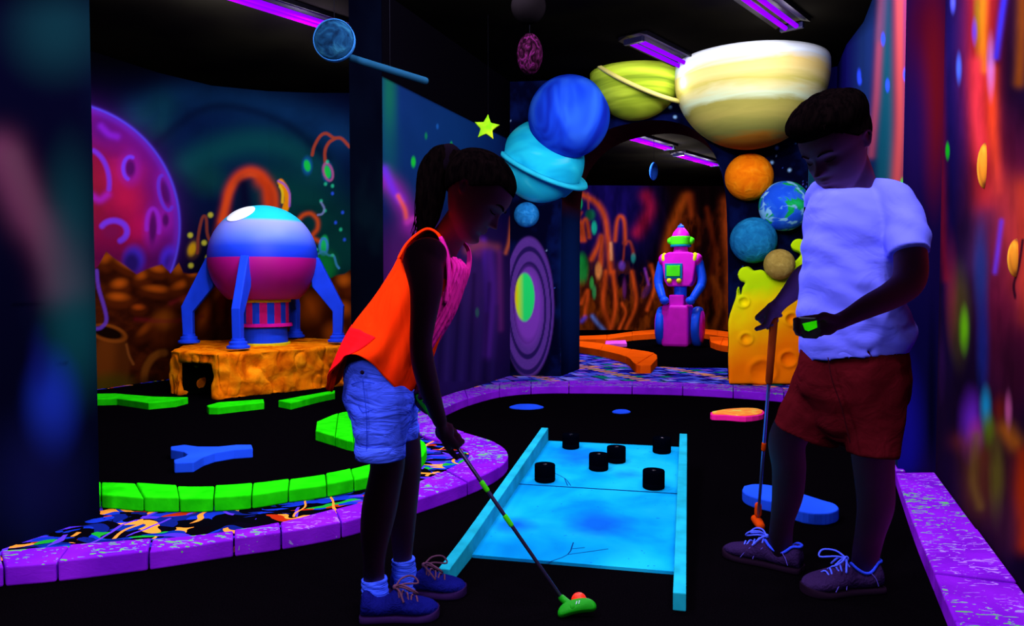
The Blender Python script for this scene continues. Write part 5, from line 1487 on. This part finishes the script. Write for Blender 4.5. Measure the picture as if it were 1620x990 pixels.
# legs
chain(mb, [(604, 625, GY - .045, 38), (607, 680, GY - .06, 34), (613, 730, GY - .065, 28), (608, 765, GY - .065, 27), (600, 805, GY - .07, 28), (594, 845, GY - .075, 24), (592, 885, GY - .08, 17.5), (592, 930, GY - .085, 17), (597, 955, GY - .085, 17)], k=6, seg=28)
chain(mb, [(618, 630, GY + .05, 34), (638, 680, GY + .055, 25), (644, 730, GY + .05, 23), (642, 765, GY + .045, 22), (638, 805, GY + .04, 22), (637, 850, GY + .035, 18.5), (637, 885, GY + .03, 15), (638, 925, GY + .03, 16)], k=6, seg=28)
chain(mb, [(590, 955, GY - .085, 18), (630, 965, GY - .085, 16), (668, 970, GY - .085, 12)]); chain(mb, [(636, 925, GY + .03, 17), (670, 936, GY + .03, 15), (712, 942, GY + .03, 11)])
# putter line
PG0, PG1, PG2 = at(630, 584, 2.085), at(720, 702, 2.055), at(889, 946, 2.035)
sd = (PG1 - PG0).normalized()
grip_hand(mb, at(713, 693, 2.058), sd, (-.35, -.9, -.1), at(697, 668, 1.995), R=.012, fr=.0078, wid=.058, wrap=215, sgn=-1)
grip_hand(mb, at(664, 622, 2.075), sd, (-.35, .9, -.15), at(651, 600, 2.115), R=.012, fr=.0078, wid=.058, wrap=215, sgn=1)
GH = .228
gf = Vector((.76, -.14, -.64)).normalized()
GT = head_frame(at(752, 311, GY - .005), GH, gf, (.55, -.02, .80))
P = face_shape(head_grid(nz=120, na=120), .85)
grid_mb(mb, P, None, GT); ears(mb, GT, -.10, .85)
me = fuse(mb, .0036, 4, .5, 'body')
body = link('body', me, SKIN_G, girl)
# lashes and brow
def face_marks(T, parent, lash=True, brow=.0035, open_eye=False):
    H = (T.to_3x3() @ Vector((1, 0, 0))).length
    P = face_shape(head_grid(nz=160, na=200))
    flat = P.reshape(-1, 3)
    def surf(y, z, out=.0):
        m = flat[:, 0] > .15
        q = flat[m]; i = np.argmin((q[:, 1] - y) ** 2 + (q[:, 2] - z) ** 2); p = q[i]
        return T @ Vector((p[0] + out, y, z))
    for s_ in (-1, 1):
        mb = MB(); mb.limb([surf(s_ * y, z, .004) for y, z in ((.065, .075), (.12, .098), (.18, .098), (.22, .078))], [.009 * H, .014 * H, .013 * H, .005 * H], [.006 * H] * 4, k=4, seg=10)
        obj('eyebrow', mb, LASH, parent)
        mb = MB(); mb.limb([surf(s_ * y, z, .010) for y, z in ((.085, -.012), (.12, -.024), (.16, -.024), (.20, -.008))], [.003 * H, .006 * H, .006 * H, .003 * H], k=4, seg=8)
        if lash:
            for y in (.11, .14, .17, .2): mb.limb([surf(s_ * y, -.02, .01), surf(s_ * (y + .012), -.032, .05)], [.0022 * H, .0008 * H], k=1, seg=6)
        obj('eyelashes', mb, LASH, parent)
face_marks(GT, body)
# hair: cap and ponytail
def hair_cap(T, parent, line, grow, mat, amp=.012, seed=0, thick=.004):
    P = head_grid(nz=110, na=140)
    x, y, z = P[..., 0].copy(), P[..., 1].copy(), P[..., 2].copy()
    hl = line(x, y, z); keep = z > hl; tt = np.clip((z - hl) / .10, 0, 1); tt = tt * tt * (3 - 2 * tt)
    c = np.array([-.05, 0, .08]); d = P - c; ln = np.linalg.norm(d, axis=2, keepdims=True); d = d / ln
    g = .006 + (grow(x, y, z) - .006) * tt
    st = np.array([mnoise.noise(Vector((p[0] * 3 + seed, p[1] * 22, p[2] * 3))) for p in P.reshape(-1, 3)]).reshape(x.shape)
    P2 = P + d * (g + amp * st * tt)[..., None]
    # hairline sinks to the skin
    mb = MB(); grid_mb(mb, P2, keep, T)
    o = obj('hair', mb, mat, parent, solid=thick)
    return o
def gline(x, y, z):
    front = .375 - .20 * np.clip((.30 - z) / .5, 0, 1) ** .8
    lim = np.where(x > -.02, .20 - .0 * x, .0)
    hl = .26 - .55 * np.clip((.24 - x) / .3, 0, 1.0)    # height of the hairline falls from brow to nape
    hl = np.where(x > .22, .27, np.where(x > -.02, .27 - (.22 - x) / .24 * .22, np.where(x > -.16, .05 - (-.02 - x) / .14 * .02, .03 - (-.16 - x) / .2 * .30)))
    return hl
hair = hair_cap(GT, girl, gline, lambda x, y, z: .028 + .02 * np.clip(z, 0, 1), HAIR, .014, 3.0)
mb = MB()
tail = [(716, 252, GY, 20), (698, 250, GY, 21), (686, 275, GY, 24), (680, 310, GY, 23), (676, 345, GY, 18), (668, 372, GY, 9), (664, 388, GY, 3)]
chain(mb, tail, k=8, seg=40, flat=.8)
mt = mb.mesh('pony')
displace(mt, lambda co, no: co + no * (nz3(co, 60, 1, (1, 1, .12)) * .005)[:, None])
pony = link('ponytail', mt, HAIR, hair)
mb = MB(); mb.limb([at(711, 243, GY), at(706, 262, GY)], [.030, .030], [.028, .028], k=2); obj('hair_tie', mb, M('hair_tie', '#0c0610', .7), hair)
mb = MB(); rr = random.Random(2)
for i in range(26):
    y = GY + rr.uniform(-.03, .03); o = rr.uniform(-5, 6)
    mb.limb([at(684 + o, 268, y), at(668 + o * 1.4 + rr.uniform(-4, 4), 310, y), at(664 + o + rr.uniform(-6, 6), 350, y), at(662 + o + rr.uniform(-8, 6), 376 + rr.uniform(-18, 14), y)], [.0009] * 4, [.0009] * 4, k=4, seg=4)
for i in range(0):
    a = rr.uniform(-.1, .3); p = [GT @ Vector((.30 + rr.uniform(-.02, .02), -.18 - a * .3, .26)), GT @ Vector((.36, -.24, .16 + rr.uniform(-.04, .04))), GT @ Vector((.33 + rr.uniform(-.04, .02), -.28, .08 + rr.uniform(-.05, .03)))]
    mb.limb(p, [.0008] * 3, k=4, seg=4)
obj('stray_hair', mb, HAIR, hair)['kind'] = 'stuff'

# tank top
OR = clothmat('orange_jersey', ('#ff2606', '#ff3808'), .7, 5, stretch=(1.6, 1.6, .5))
PK = clothmat('pink_jersey', ('#b01490', '#c41c80'), .5, 12, stretch=(3, 1, .6))  # pink puts the violet light on the orange front into the cloth colour
G = [((653, 377), (700, 402), .070, GY), ((640, 394), (712, 440), .100, GY), ((621, 430), (716, 478), .113, GY), ((594, 470), (700, 520), .122, GY), ((563, 508), (684, 562), .132, GY), ((541, 545), (668, 606), .142, GY), ((522, 588), (650, 640), .150, GY)]
def hem(t, a, p):
    side = abs(math.sin(a)) ** 2.2
    k = max(0, (t - .62) / .38)
    lift = .105 * side * k ** 1.3
    back = max(0, -math.cos(a)); drop = -.055 * back ** 2 * k ** 2
    fold = .006 * math.sin(a * 7 + 3 * t) * t + .004 * math.sin(a * 13 + 9 * t) * t
    slit = 0.0
    return (0.02 * k * (1 if math.cos(a) > 0 else -1) * 0 + fold * math.cos(a), -fold * math.sin(a), lift + drop)
rs = ringloft(mb, G, 2.1, 96, fn=hem, k=8)
rs = rs
mb = MB(); mb.rings(rs, False, False)
tank = obj('tank_top', mb, OR, girl, solid=.004)
mb = MB()
U_ = G[3:]
def uhem(t, a, p):
    return hem(.5 + .5 * t, a, p)
rs = ringloft(MB(), U_, 2.1, 60, PI * .56, PI * 1.40, 8, uhem, closed=False, scale=1.025)
m2 = MB(); m2.rings(rs[9:], False, False, False)
obj('lower_hem', m2, clothmat('red_voile', ('#ff0c18', '#ff1420'), .25, 7), tank, solid=.002, label='redder thin lower band at the back')
def strap(mb, pts, wv, th=.0035):
    P = catmull([list(at(x, y, Y)) for x, y, Y in pts], 6); rs = []
    for i, p in enumerate(P):
        p = Vector(p); a = Vector(P[max(i - 1, 0)]); b_ = Vector(P[min(i + 1, len(P) - 1)]); t = (b_ - a).normalized()
        s_ = Vector((0, 1, 0)); s_ = (s_ - t * t.dot(s_)).normalized(); n = t.cross(s_)
        w_ = np.interp(i / (len(P) - 1), np.linspace(0, 1, len(wv)), wv)
        rs.append([p + s_ * w_ + n * th, p + s_ * w_ - n * th, p - s_ * w_ - n * th, p - s_ * w_ + n * th])
    mb.rings(rs)
strap(mb, [(634, 410, 2.04), (645, 388, 2.04), (662, 371, 2.035), (678, 363, 2.035), (693, 370, 2.035), (703, 388, 2.03)], [.05, .036, .028, .026, .026, .028])
strap(mb, [(634, 410, 2.15), (650, 385, 2.16), (690, 366, 2.165), (715, 372, 2.165)], [.05, .034, .026, .026])
obj('strap', mb, OR, tank, bevel=.002)
mb = MB()
strap(mb, [(699, 378, 2.03), (706, 396, 2.025), (711, 420, 2.02), (712, 450, 2.02), (706, 478, 2.02)], [.026, .030, .036, .046, .05])
strap(mb, [(712, 370, 2.165), (733, 384, 2.165), (742, 400, 2.16), (741, 425, 2.15), (734, 448, 2.14)], [.026, .026, .028, .04, .055])
# front panel hanging free below the chest
Fp = [((690, 398), (727, 412), .074, GY), ((690, 410), (739, 428), .092, GY), ((684, 430), (733, 452), .108, GY), ((670, 460), (718, 494), .118, GY), ((655, 490), (699, 528), .126, GY), ((640, 520), (684, 554), .132, GY)]
def pleat(t, a, p):
    f = .0045 * math.sin(a * 26 + 1.5 * t) * (1 - .4 * t); return (f * .8, -f, .004 * math.sin(a * 9))
rs = ringloft(mb, Fp, 2.2, 110, -1.35, 1.35, 8, pleat, closed=False)
mb.rings(rs, False, False, False)
obj('front_panel', mb, PK, tank, solid=.0035, label='pleated front of the top, violet light painted in as pink')
# shorts
WH = clothmat('white_denim', ('#3850f4', '#4460ff'), .45, 14, stretch=(.6, 1, 2.2))
mb = MB()
mb.limb([at(604, 552, GY), at(602, 600, GY), at(604, 640, GY), at(608, 662, GY)], [.084, .103, .098, .075], [.118, .128, .128, .11], k=5, seg=40)
mb.limb([at(603, 625, GY - .055), at(602, 660, GY - .06), at(602, 695, GY - .062), at(602, 722, GY - .065)], [.088, .080, .070, .065], [.078, .08, .076, .074], k=5, seg=36, round1=False)
mb.limb([at(618, 620, GY + .06), at(628, 650, GY + .06), at(634, 675, GY + .058), at(636, 690, GY + .056)], [.078, .064, .052, .047], [.075, .074, .07, .068], k=5, seg=36, round1=False)
me = fuse(mb, .005, 3, .5)
displace(me, lambda co, no: co + no * (nz3(co, 14, 5, (.5, .5, 2.4)) * .0055 + nz3(co, 30, 2, (.5, .5, 2)) * .0015)[:, None])
sh = link('shorts', me, WH, girl)
WH2 = WH
def cuff(lst, parent, mat, hh=.012, name='hem', grow=.004):
    (x, y, Y, rx_, ry_) = lst; c = at(x, y, Y); rs = []
    for z, g in ((-.002, -.002), (0, 0), (hh, 0), (hh + .002, -.002)):
        rs.append([c + Vector(((rx_ + grow + g) * math.cos(a), (ry_ + grow + g) * math.sin(a), z)) for a in np.linspace(0, 2 * PI, 48, endpoint=False)])
    mb = MB(); mb.rings(rs, False, False); return obj(name, mb, mat, parent, solid=.002)
cuff((602, 722, GY - .065, .065, .074), sh, WH2, .035, grow=.0015)
cuff((636, 690, GY + .056, .047, .068), sh, WH2, .03, grow=.0015)
mb = MB(); mb.ball(at(573, 589, GY - .145), (.0055, .003, .0055)); obj('button', mb, M('dark_button', '#140a20', .5), sh)
mb = MB(); mb.limb([at(566, 640, GY - .137), at(574, 652, GY - .142), at(590, 648, GY - .145)], [.0012] * 3, k=4, seg=6); mb.limb([at(556, 608, GY - .11), at(570, 604, GY - .135), at(592, 606, GY - .142)], [.0012] * 3, k=4, seg=6); mb.limb([at(574, 600, GY - .135), at(580, 660, GY - .143), at(580, 716, GY - .135)], [.001] * 3, k=4, seg=6)
obj('seam', mb, M('denim_seam', '#1c34c0', .8), sh)
# socks
SK = clothmat('blue_white_sock', ('#2c48ff', '#3c5cff'), .6, 30, stretch=(.3, .3, 3))
for pts in ([(592, 915, GY - .082, 20.5), (593, 930, GY - .083, 21), (595, 948, GY - .085, 22), (600, 962, GY - .085, 22)], [(638, 884, GY + .03, 18.5), (639, 897, GY + .03, 19), (641, 915, GY + .03, 20), (646, 930, GY + .03, 20)]):
    mb = MB(); chain(mb, pts, k=6, seg=32, round0=False)
    m_ = mb.mesh('sock'); displace(m_, lambda co, no: co + no * (np.sin(co[:, 2] * 420 + co[:, 0] * 120) * .0012)[:, None]); link('sock', m_, SK, girl)
NAVY = clothmat('navy_canvas', ('#0a0c54', '#0e1064'), .4, 60); NSOLE = M('purple_rubber', '#22103c', .7, .3); NLACE = M('brown_lace', '#52304c', .8)
shoe(girl, gp(566, 979, 0) + Vector((0.008, 0, 0)), gp(694, 973, 0), NAVY, NSOLE, NLACE, H=.064, wide=.042, lace_seed=1)
shoe(girl, gp(615, 936, 0) + Vector((0.008, 0, 0)), gp(737, 940, 0), NAVY, NSOLE, NLACE, H=.064, wide=.042, lace_seed=2)

# =============================================================== the boy
BY = 2.24
boy = thing('person', 'boy in a white T-shirt and dark red shorts, looking down at the ball', 'person', gp(1310, 925, 0))
mb = MB()
mb.limb([at(1350, 600, BY), at(1350, 540, BY), at(1348, 450, BY), at(1350, 370, BY), at(1352, 325, BY), at(1353, 300, BY)], [.11, .105, .105, .11, .10, .055], [.085, .08, .08, .085, .08, .045], k=5, seg=32)
chain(mb, [(1357, 312, BY, 33), (1352, 280, BY, 28), (1340, 250, BY, 29)])
chain(mb, [(1412, 320, 2.16, 22), (1434, 370, 2.10, 23), (1441, 412, 2.06, 25), (1437, 445, 2.03, 25), (1412, 466, 2.00, 22), (1375, 484, 1.965, 18.5), (1345, 500, 1.95, 14), (1326, 509, 1.945, 13)], k=6, seg=24)
chain(mb, [(1298, 330, 2.34, 25), (1296, 390, 2.40, 22), (1292, 425, 2.42, 21), (1272, 440, 2.41, 20), (1252, 462, 2.40, 15.5), (1238, 476, 2.385, 12), (1230, 484, 2.38, 11.5)], k=6, seg=20)
chain(mb, [(1374, 600, BY - .055, 44), (1380, 670, BY - .07, 37), (1381, 722, BY - .08, 32), (1384, 765, BY - .08, 29.5), (1385, 800, BY - .08, 27.5), (1377, 840, BY - .08, 22.5), (1370, 875, BY - .075, 20.5), (1366, 905, BY - .07, 19), (1364, 920, BY - .07, 17)], k=6, seg=28)
chain(mb, [(1318, 600, BY + .055, 42), (1272, 655, BY + .085, 33), (1246, 695, BY + .10, 29), (1248, 740, BY + .105, 26), (1246, 780, BY + .105, 24), (1238, 820, BY + .10, 18.5), (1235, 850, BY + .095, 18), (1236, 875, BY + .09, 17), (1236, 886, BY + .09, 15)], k=6, seg=28)
chain(mb, [(1366, 922, BY - .07, 14), (1335, 934, BY - .075, 10), (1305, 940, BY - .08, 7)]); chain(mb, [(1238, 888, BY + .09, 13), (1205, 884, BY + .14, 9), (1180, 880, BY + .17, 6)])
# hand on the putter: shaft almost upright
BG0, BG1, BG2 = at(1225, 496, 2.40), at(1213, 605, 2.475), at(1200, 808, 2.63)
bd = (BG1 - BG0).normalized()
grip_hand(mb, at(1219, 503, 2.40), (bd + Vector((-.9, -.0, .1))).normalized(), (-.15, -.5, .75), at(1233, 481, 2.38), R=.013, fr=.0085, wid=.06, wrap=200, sgn=1, thumb=True)
# hand holding the score device
WR = at(1326, 509, 1.945)
for i in range(4):
    dy = (-12, -4, 5, 13)[i]
    k0 = at(1297, 514 + dy, 1.94)
    mb.limb([WR + Vector((0, 0, -.006 * (i - 1.5))), (WR + k0) / 2 + Vector((0, .002, 0)), k0], [.013, .0125, .0100], k=4, seg=10)
    mb.limb([k0, at(1284, 515 + dy * 1.0, 1.965), at(1271, 516 + dy * .95, 1.965), at(1262 + (i == 3) * 3, 516 + dy * .85, 1.95), at(1259 + (i == 3) * 3, 516 + dy * .8, 1.932), at(1264, 516 + dy * .8, 1.924)], [.0100, .0092, .0088, .0082, .008, .007], k=4, seg=10)
mb.limb([WR + Vector((0, -.008, .006)), at(1314, 503, 1.925), at(1303, 499, 1.912), at(1294, 503, 1.905)], [.014, .012, .010, .008], k=4, seg=10)
mb.ball(at(1309, 514, 1.942), (.028, .016, .027))
BH = .25
bf = Vector((-.745, -.40, -.53)).normalized()
BT_ = head_frame(at(1322, 234, BY - .01), BH, bf, (-.46, -.22, .86))
grid_mb(mb, face_shape(head_grid(nz=120, na=120), 1.0), None, BT_); ears(mb, BT_, -.10, 1.0)
me = fuse(mb, .0037, 4, .5, 'body')
bodyb = link('body', me, SKIN_B, boy)
face_marks(BT_, bodyb, lash=True)
def bline(x, y, z):
    hl = np.where(x > .24, .255, np.where(x > .02, .255 - (.24 - x) / .22 * .17, np.where(x > -.16, .085 - (.02 - x) / .18 * .02, .065 - (-.16 - x) / .2 * .30)))
    return hl
def bgrow(x, y, z):
    top = np.clip((z - .16) / .22, 0, 1)
    return .012 + .135 * top * top * (3 - 2 * top) * (1 + .1 * np.clip(x / .3, -1, 1)) * (1 + .25 * np.sin(y * 19 + x * 9) * np.clip(x * 3, 0, 1))
hb = hair_cap(BT_, boy, bline, bgrow, HAIR, .034, 8.0, .006)
mb = MB(); rr = random.Random(5)
for i in range(150):
    y0 = rr.uniform(-.24, .24); x0 = rr.uniform(-.3, .26); z0 = .50 - (x0 + .02) ** 2 * 1.1 - y0 * y0 * 1.3
    p0 = Vector((x0, y0, z0)); dx = rr.uniform(.08, .16)
    mb.limb([BT_ @ p0, BT_ @ (p0 + Vector((dx * .5, y0 * .1, .045))), BT_ @ (p0 + Vector((dx, y0 * .25, .03 + rr.uniform(-.01, .02))))], [.0035, .003, .0006], k=3, seg=5)
obj('hair_strands', mb, HAIR, hb)['kind'] = 'stuff'

# T-shirt
TEE = clothmat('white_tee', ('#5c60f4', '#686cfc'), .22, 6, stretch=(1, 1, 1.6))
mb = MB()
G = [((1415, 300), (1296, 300), .055, BY), ((1424, 312), (1285, 312), .095, BY), ((1430, 345), (1279, 340), .118, BY), ((1424, 400), (1273, 400), .125, BY), ((1425, 450), (1270, 450), .125, BY), ((1433, 500), (1268, 500), .128, BY), ((1438, 530), (1268, 535), .132, BY), ((1428, 556), (1270, 562), .128, BY)]
def tfold(t, a, p):
    d = .007 * math.sin(a * 3 + p.z * 26) * (t > .25) * t + .006 * mnoise.noise(Vector((p.x * 9, p.y * 9, p.z * 14))) + .004 * mnoise.noise(Vector((p.x * 22 + p.z * 20, p.y * 9, p.z * 30)))
    return (-d * math.cos(a), -d * math.sin(a), -.012 * max(0, math.cos(a)) * max(0, t - .8) * 5)
rs = ringloft(mb, G, 2.3, 100, fn=tfold, k=8)
# recessed hem
last = rs[-1]; cc = sum((Vector(p) for p in last), Vector()) / len(last)
rs.append([cc + (p - cc) * .96 + Vector((0, 0, .002)) for p in last]); rs.append([cc + (p - cc) * .94 + Vector((0, 0, .03)) for p in last])
mb.rings(rs)
mb.limb([at(1388, 304, BY - .02), at(1413, 318, 2.15), at(1427, 347, 2.12), at(1435, 380, 2.09), at(1438, 402, 2.07)], [.035, .050, .054, .055, .053], [.045, .060, .064, .064, .062], k=6, seg=36, round1=False)
mb.limb([at(1300, 306, BY + .03), at(1294, 330, 2.34), at(1292, 370, 2.36), at(1290, 402, 2.37)], [.035, .036, .036, .034], [.045, .06, .056, .055], k=6, seg=30, round1=False)
me = fuse(mb, .005, 5, .5)
def tw(co, no):
    a = nz3(co, 8, 2, (1, 1, 2.2)) * .0025 + nz3(co, 17, 7, (1, 1, 1.6)) * .0025
    d = np.array([math.sin((p[0] * .8 + p[2] * 1.0) * 60 + 3 * mnoise.noise(Vector(p) * 6)) for p in co]) * .0028 * np.clip((1.15 - co[:, 2]) / .1, 0, 1)
    return co + no * (a + d)[:, None]
displace(me, tw)
tee = link('t_shirt', me, TEE, boy)
mb = MB(); col = [at(1296, 302, BY - .02), at(1315, 301, BY - .085), at(1345, 297, BY - .10), at(1380, 284, BY - .085), at(1402, 278, BY - .02), at(1396, 272, BY + .05), at(1360, 275, BY + .09), at(1318, 285, BY + .07)]
P_ = catmull([list(p) for p in col + [col[0]]], 6)
TEEC = M('tee_rib', '#8c88ff', .85)
# yoke from the collar to the shoulders
# shorts
RED = clothmat('dark_red_twill', ('#40080f', '#4a0a14'), .35, 14)
mb = MB()
mb.limb([at(1350, 535, BY), at(1351, 570, BY), at(1352, 620, BY), at(1350, 650, BY)], [.142, .158, .158, .12], [.112, .122, .125, .11], k=5, seg=40)
mb.limb([at(1378, 600, BY - .055), at(1380, 640, BY - .06), at(1381, 680, BY - .068), at(1379, 720, BY - .075)], [.108, .094, .078, .067], [.092, .09, .084, .080], k=5, seg=36, round1=False)
mb.limb([at(1318, 590, BY + .05), at(1300, 630, BY + .07), at(1284, 665, BY + .085), at(1275, 686, BY + .095)], [.105, .102, .104, .104], [.088, .088, .084, .082], k=5, seg=36, round1=False)
me = fuse(mb, .005, 3, .5)
displace(me, lambda co, no: co + no * (nz3(co, 11, 5, (1, 1, 1.5)) * .006 + nz3(co, 26, 2) * .002)[:, None])
sb = link('shorts', me, RED, boy)
mb = MB(); mb.limb([at(1407, 600, BY - .13), at(1412, 625, BY - .13), at(1404, 650, BY - .13)], [.0012] * 3, k=4, seg=6); mb.limb([at(1310, 566, BY - .11), at(1316, 600, BY - .12), at(1330, 640, BY - .12), at(1345, 700, BY - .14)], [.0015] * 4, k=4, seg=6)
obj('seam', mb, M('red_seam', '#2a0810', .8), sb)
GREY = clothmat('plum_canvas', ('#20123a', '#2a1844'), .4, 60); GS = M('plum_rubber', '#160a1a', .7, .3); WL = M('white_lace', '#4a5cff', .8); TR = M('blue_trim', '#2a44f8', .8)
shoe(boy, gp(1268, 905, 0), gp(1146, 876, 0), GREY, GS, WL, H=.072, wide=.044, lace_seed=3, trim=TR, bow=.5)
shoe(boy, gp(1399, 938, 0) + Vector((0, .03, 0)), gp(1276, 944, 0) + Vector((0, .025, 0)), GREY, GS, WL, H=.078, wide=.046, lace_seed=4, trim=TR, bow=1.1)

# ------------------------------------------------------------------ putters and the device
def bandtube(name, a, b_, r0, r1_, mat, par, k=1, seg=16): 
    mb = MB(); mb.limb([a, b_], [r0, r1_], [r0, r1_], k=k, seg=seg); return obj(name, mb, mat, par)
STEEL = M('steel_shaft', '#5a4a80', .3, .5, .9)
GRN = M('green_grip', '#128a28', .6, .3); GB = M('green_band', '#3cc814', .6)
pt = thing('putter', 'putter with green grip and green head held by the girl', 'putter', PG2)
bandtube('grip', PG0, PG1, .0125, .011, GRN, pt)
bandtube('shaft', PG1, PG2, .0058, .0048, STEEL, pt)
for a_, b2 in ((.25, .30), (.47, .525)): bandtube('band', PG1.lerp(PG2, a_), PG1.lerp(PG2, b2), .0072, .0070, GB, pt)
hc = gp(912, 972, .0) + Vector((0, -.012, .022))
HM = M('green_head_rubber', '#0c840c', .5, .35, bmp=.1); HE = M('green_head_edge', '#5a7a1c', .6)
hx = Vector((.97, .05, .17)).normalized(); 
mb = MB(); out = []
for a in np.linspace(0, 2 * PI, 40, endpoint=False):
    u = .052 * math.copysign(abs(math.cos(a)) ** .8, math.cos(a)); v = .017 * math.sin(a) * (1 + .35 * (math.cos(a) ** 2)) - .006 * math.cos(a * 2)
    out.append((u, v))
hy = Vector((-.05, .72, .69)).normalized(); hn = hx.cross(hy).normalized()
if hn.y > 0: hn = -hn
mb.rings([[hc + hx * u * s_ + hy * v * s_ - hn * w_ for u, v in out] for w_, s_ in ((-.012, .86), (-.007, 1), (.007, 1), (.012, .88))])
hd = obj('head', mb, HM, pt)
bandtube('hosel', PG2, hc - hx * .012 + Vector((0, 0, .004)), .0098, .0115, HM, hd)
mb = MB()
for dx in (-.001, .006): mb.limb([hc + hx * dx + hy * .006 + hn * .013, hc + hx * (dx + .003) + hy * .014 + hn * .012], [.0009, .0009], k=1, seg=6)
obj('aim_mark', mb, M('white_mark', '#c8c8ff', .5), hd, label='two short white aiming lines')

OG = M('orange_grip', '#8a3212', .65, .3); OH = M('orange_head', '#c83c08', .6, .3)
pt = thing('putter', 'putter with orange grip and orange head under the boy\'s hand', 'putter', gp(1199, 835, 0))
d_ = (BG1 - BG0); 
foot = gp(1199, 834, 0.0)
BTm = foot + Vector((0, 0, .03))
BG1 = BG0.lerp(BTm, .30)
bandtube('grip', BG0, BG1, .013, .0115, OG, pt)
bandtube('shaft', BG1, BTm, .006, .005, M('blue_steel', '#7a88d8', .3, .5, .9), pt)
bandtube('band', BG0.lerp(BTm, .60), BG0.lerp(BTm, .63), .0075, .0075, OH, pt)
mb = MB(); mb.limb([BTm + Vector((0, 0, .05)), BTm + Vector((0, 0, .02))], [.012, .013], k=2); 
hm = [(.0, .0), (.0, .0)]
mb.limb([foot + Vector((-.004, -.045, .018)), foot + Vector((0, 0, .02)), foot + Vector((.004, .045, .018))], [.015, .017, .015], [.014, .018, .014], k=4, vax=(0, 0, 1))
obj('head', mb, OH, pt)
dv = thing('score_device', 'small black device with a bright green screen in the boy\'s hand', 'device', at(1283, 516, 1.93))
c = at(1282, 516, 1.93)
mb = MB(); pts = [at(x, y, 1.935 + (x - 1282) * -.0002) for x, y in ((1264, 502), (1296, 503), (1303, 508), (1300, 530), (1293, 536), (1272, 535), (1264, 526))]
mb.prism(pts, 0, 0, (0, .012, 0)); obj('case', mb, M('black_case', '#0a0a12', .4, .5), dv, smooth=False, bevel=.003)
SCRN = MF('green_screen', lambda nt, b: (b.inputs['Base Color'].__setattr__('default_value', (.01, .3, .0, 1)), b.inputs['Emission Color'].__setattr__('default_value', (.02, .6, .0, 1)), b.inputs['Emission Strength'].__setattr__('default_value', .5)))
mb = MB(); pts = [at(x, y, 1.932) for x, y in ((1270, 512), (1292, 507), (1293, 518), (1279, 524), (1274, 522))]; mb.prism(pts, 0, 0, (0, .004, 0)); obj('screen', mb, SCRN, dv, smooth=False)

# skin does not fluoresce: light linking shuts every lamp off it and only the light given back by painted things and clothes reaches it
lamp_excluded = bpy.data.collections.new('skin_without_lamps')
for o in (body, bodyb): lamp_excluded.objects.link(o)
for co_ in lamp_excluded.collection_objects: co_.light_linking.link_state = 'EXCLUDE'
for l in LAMPS: l.light_linking.receiver_collection = lamp_excluded
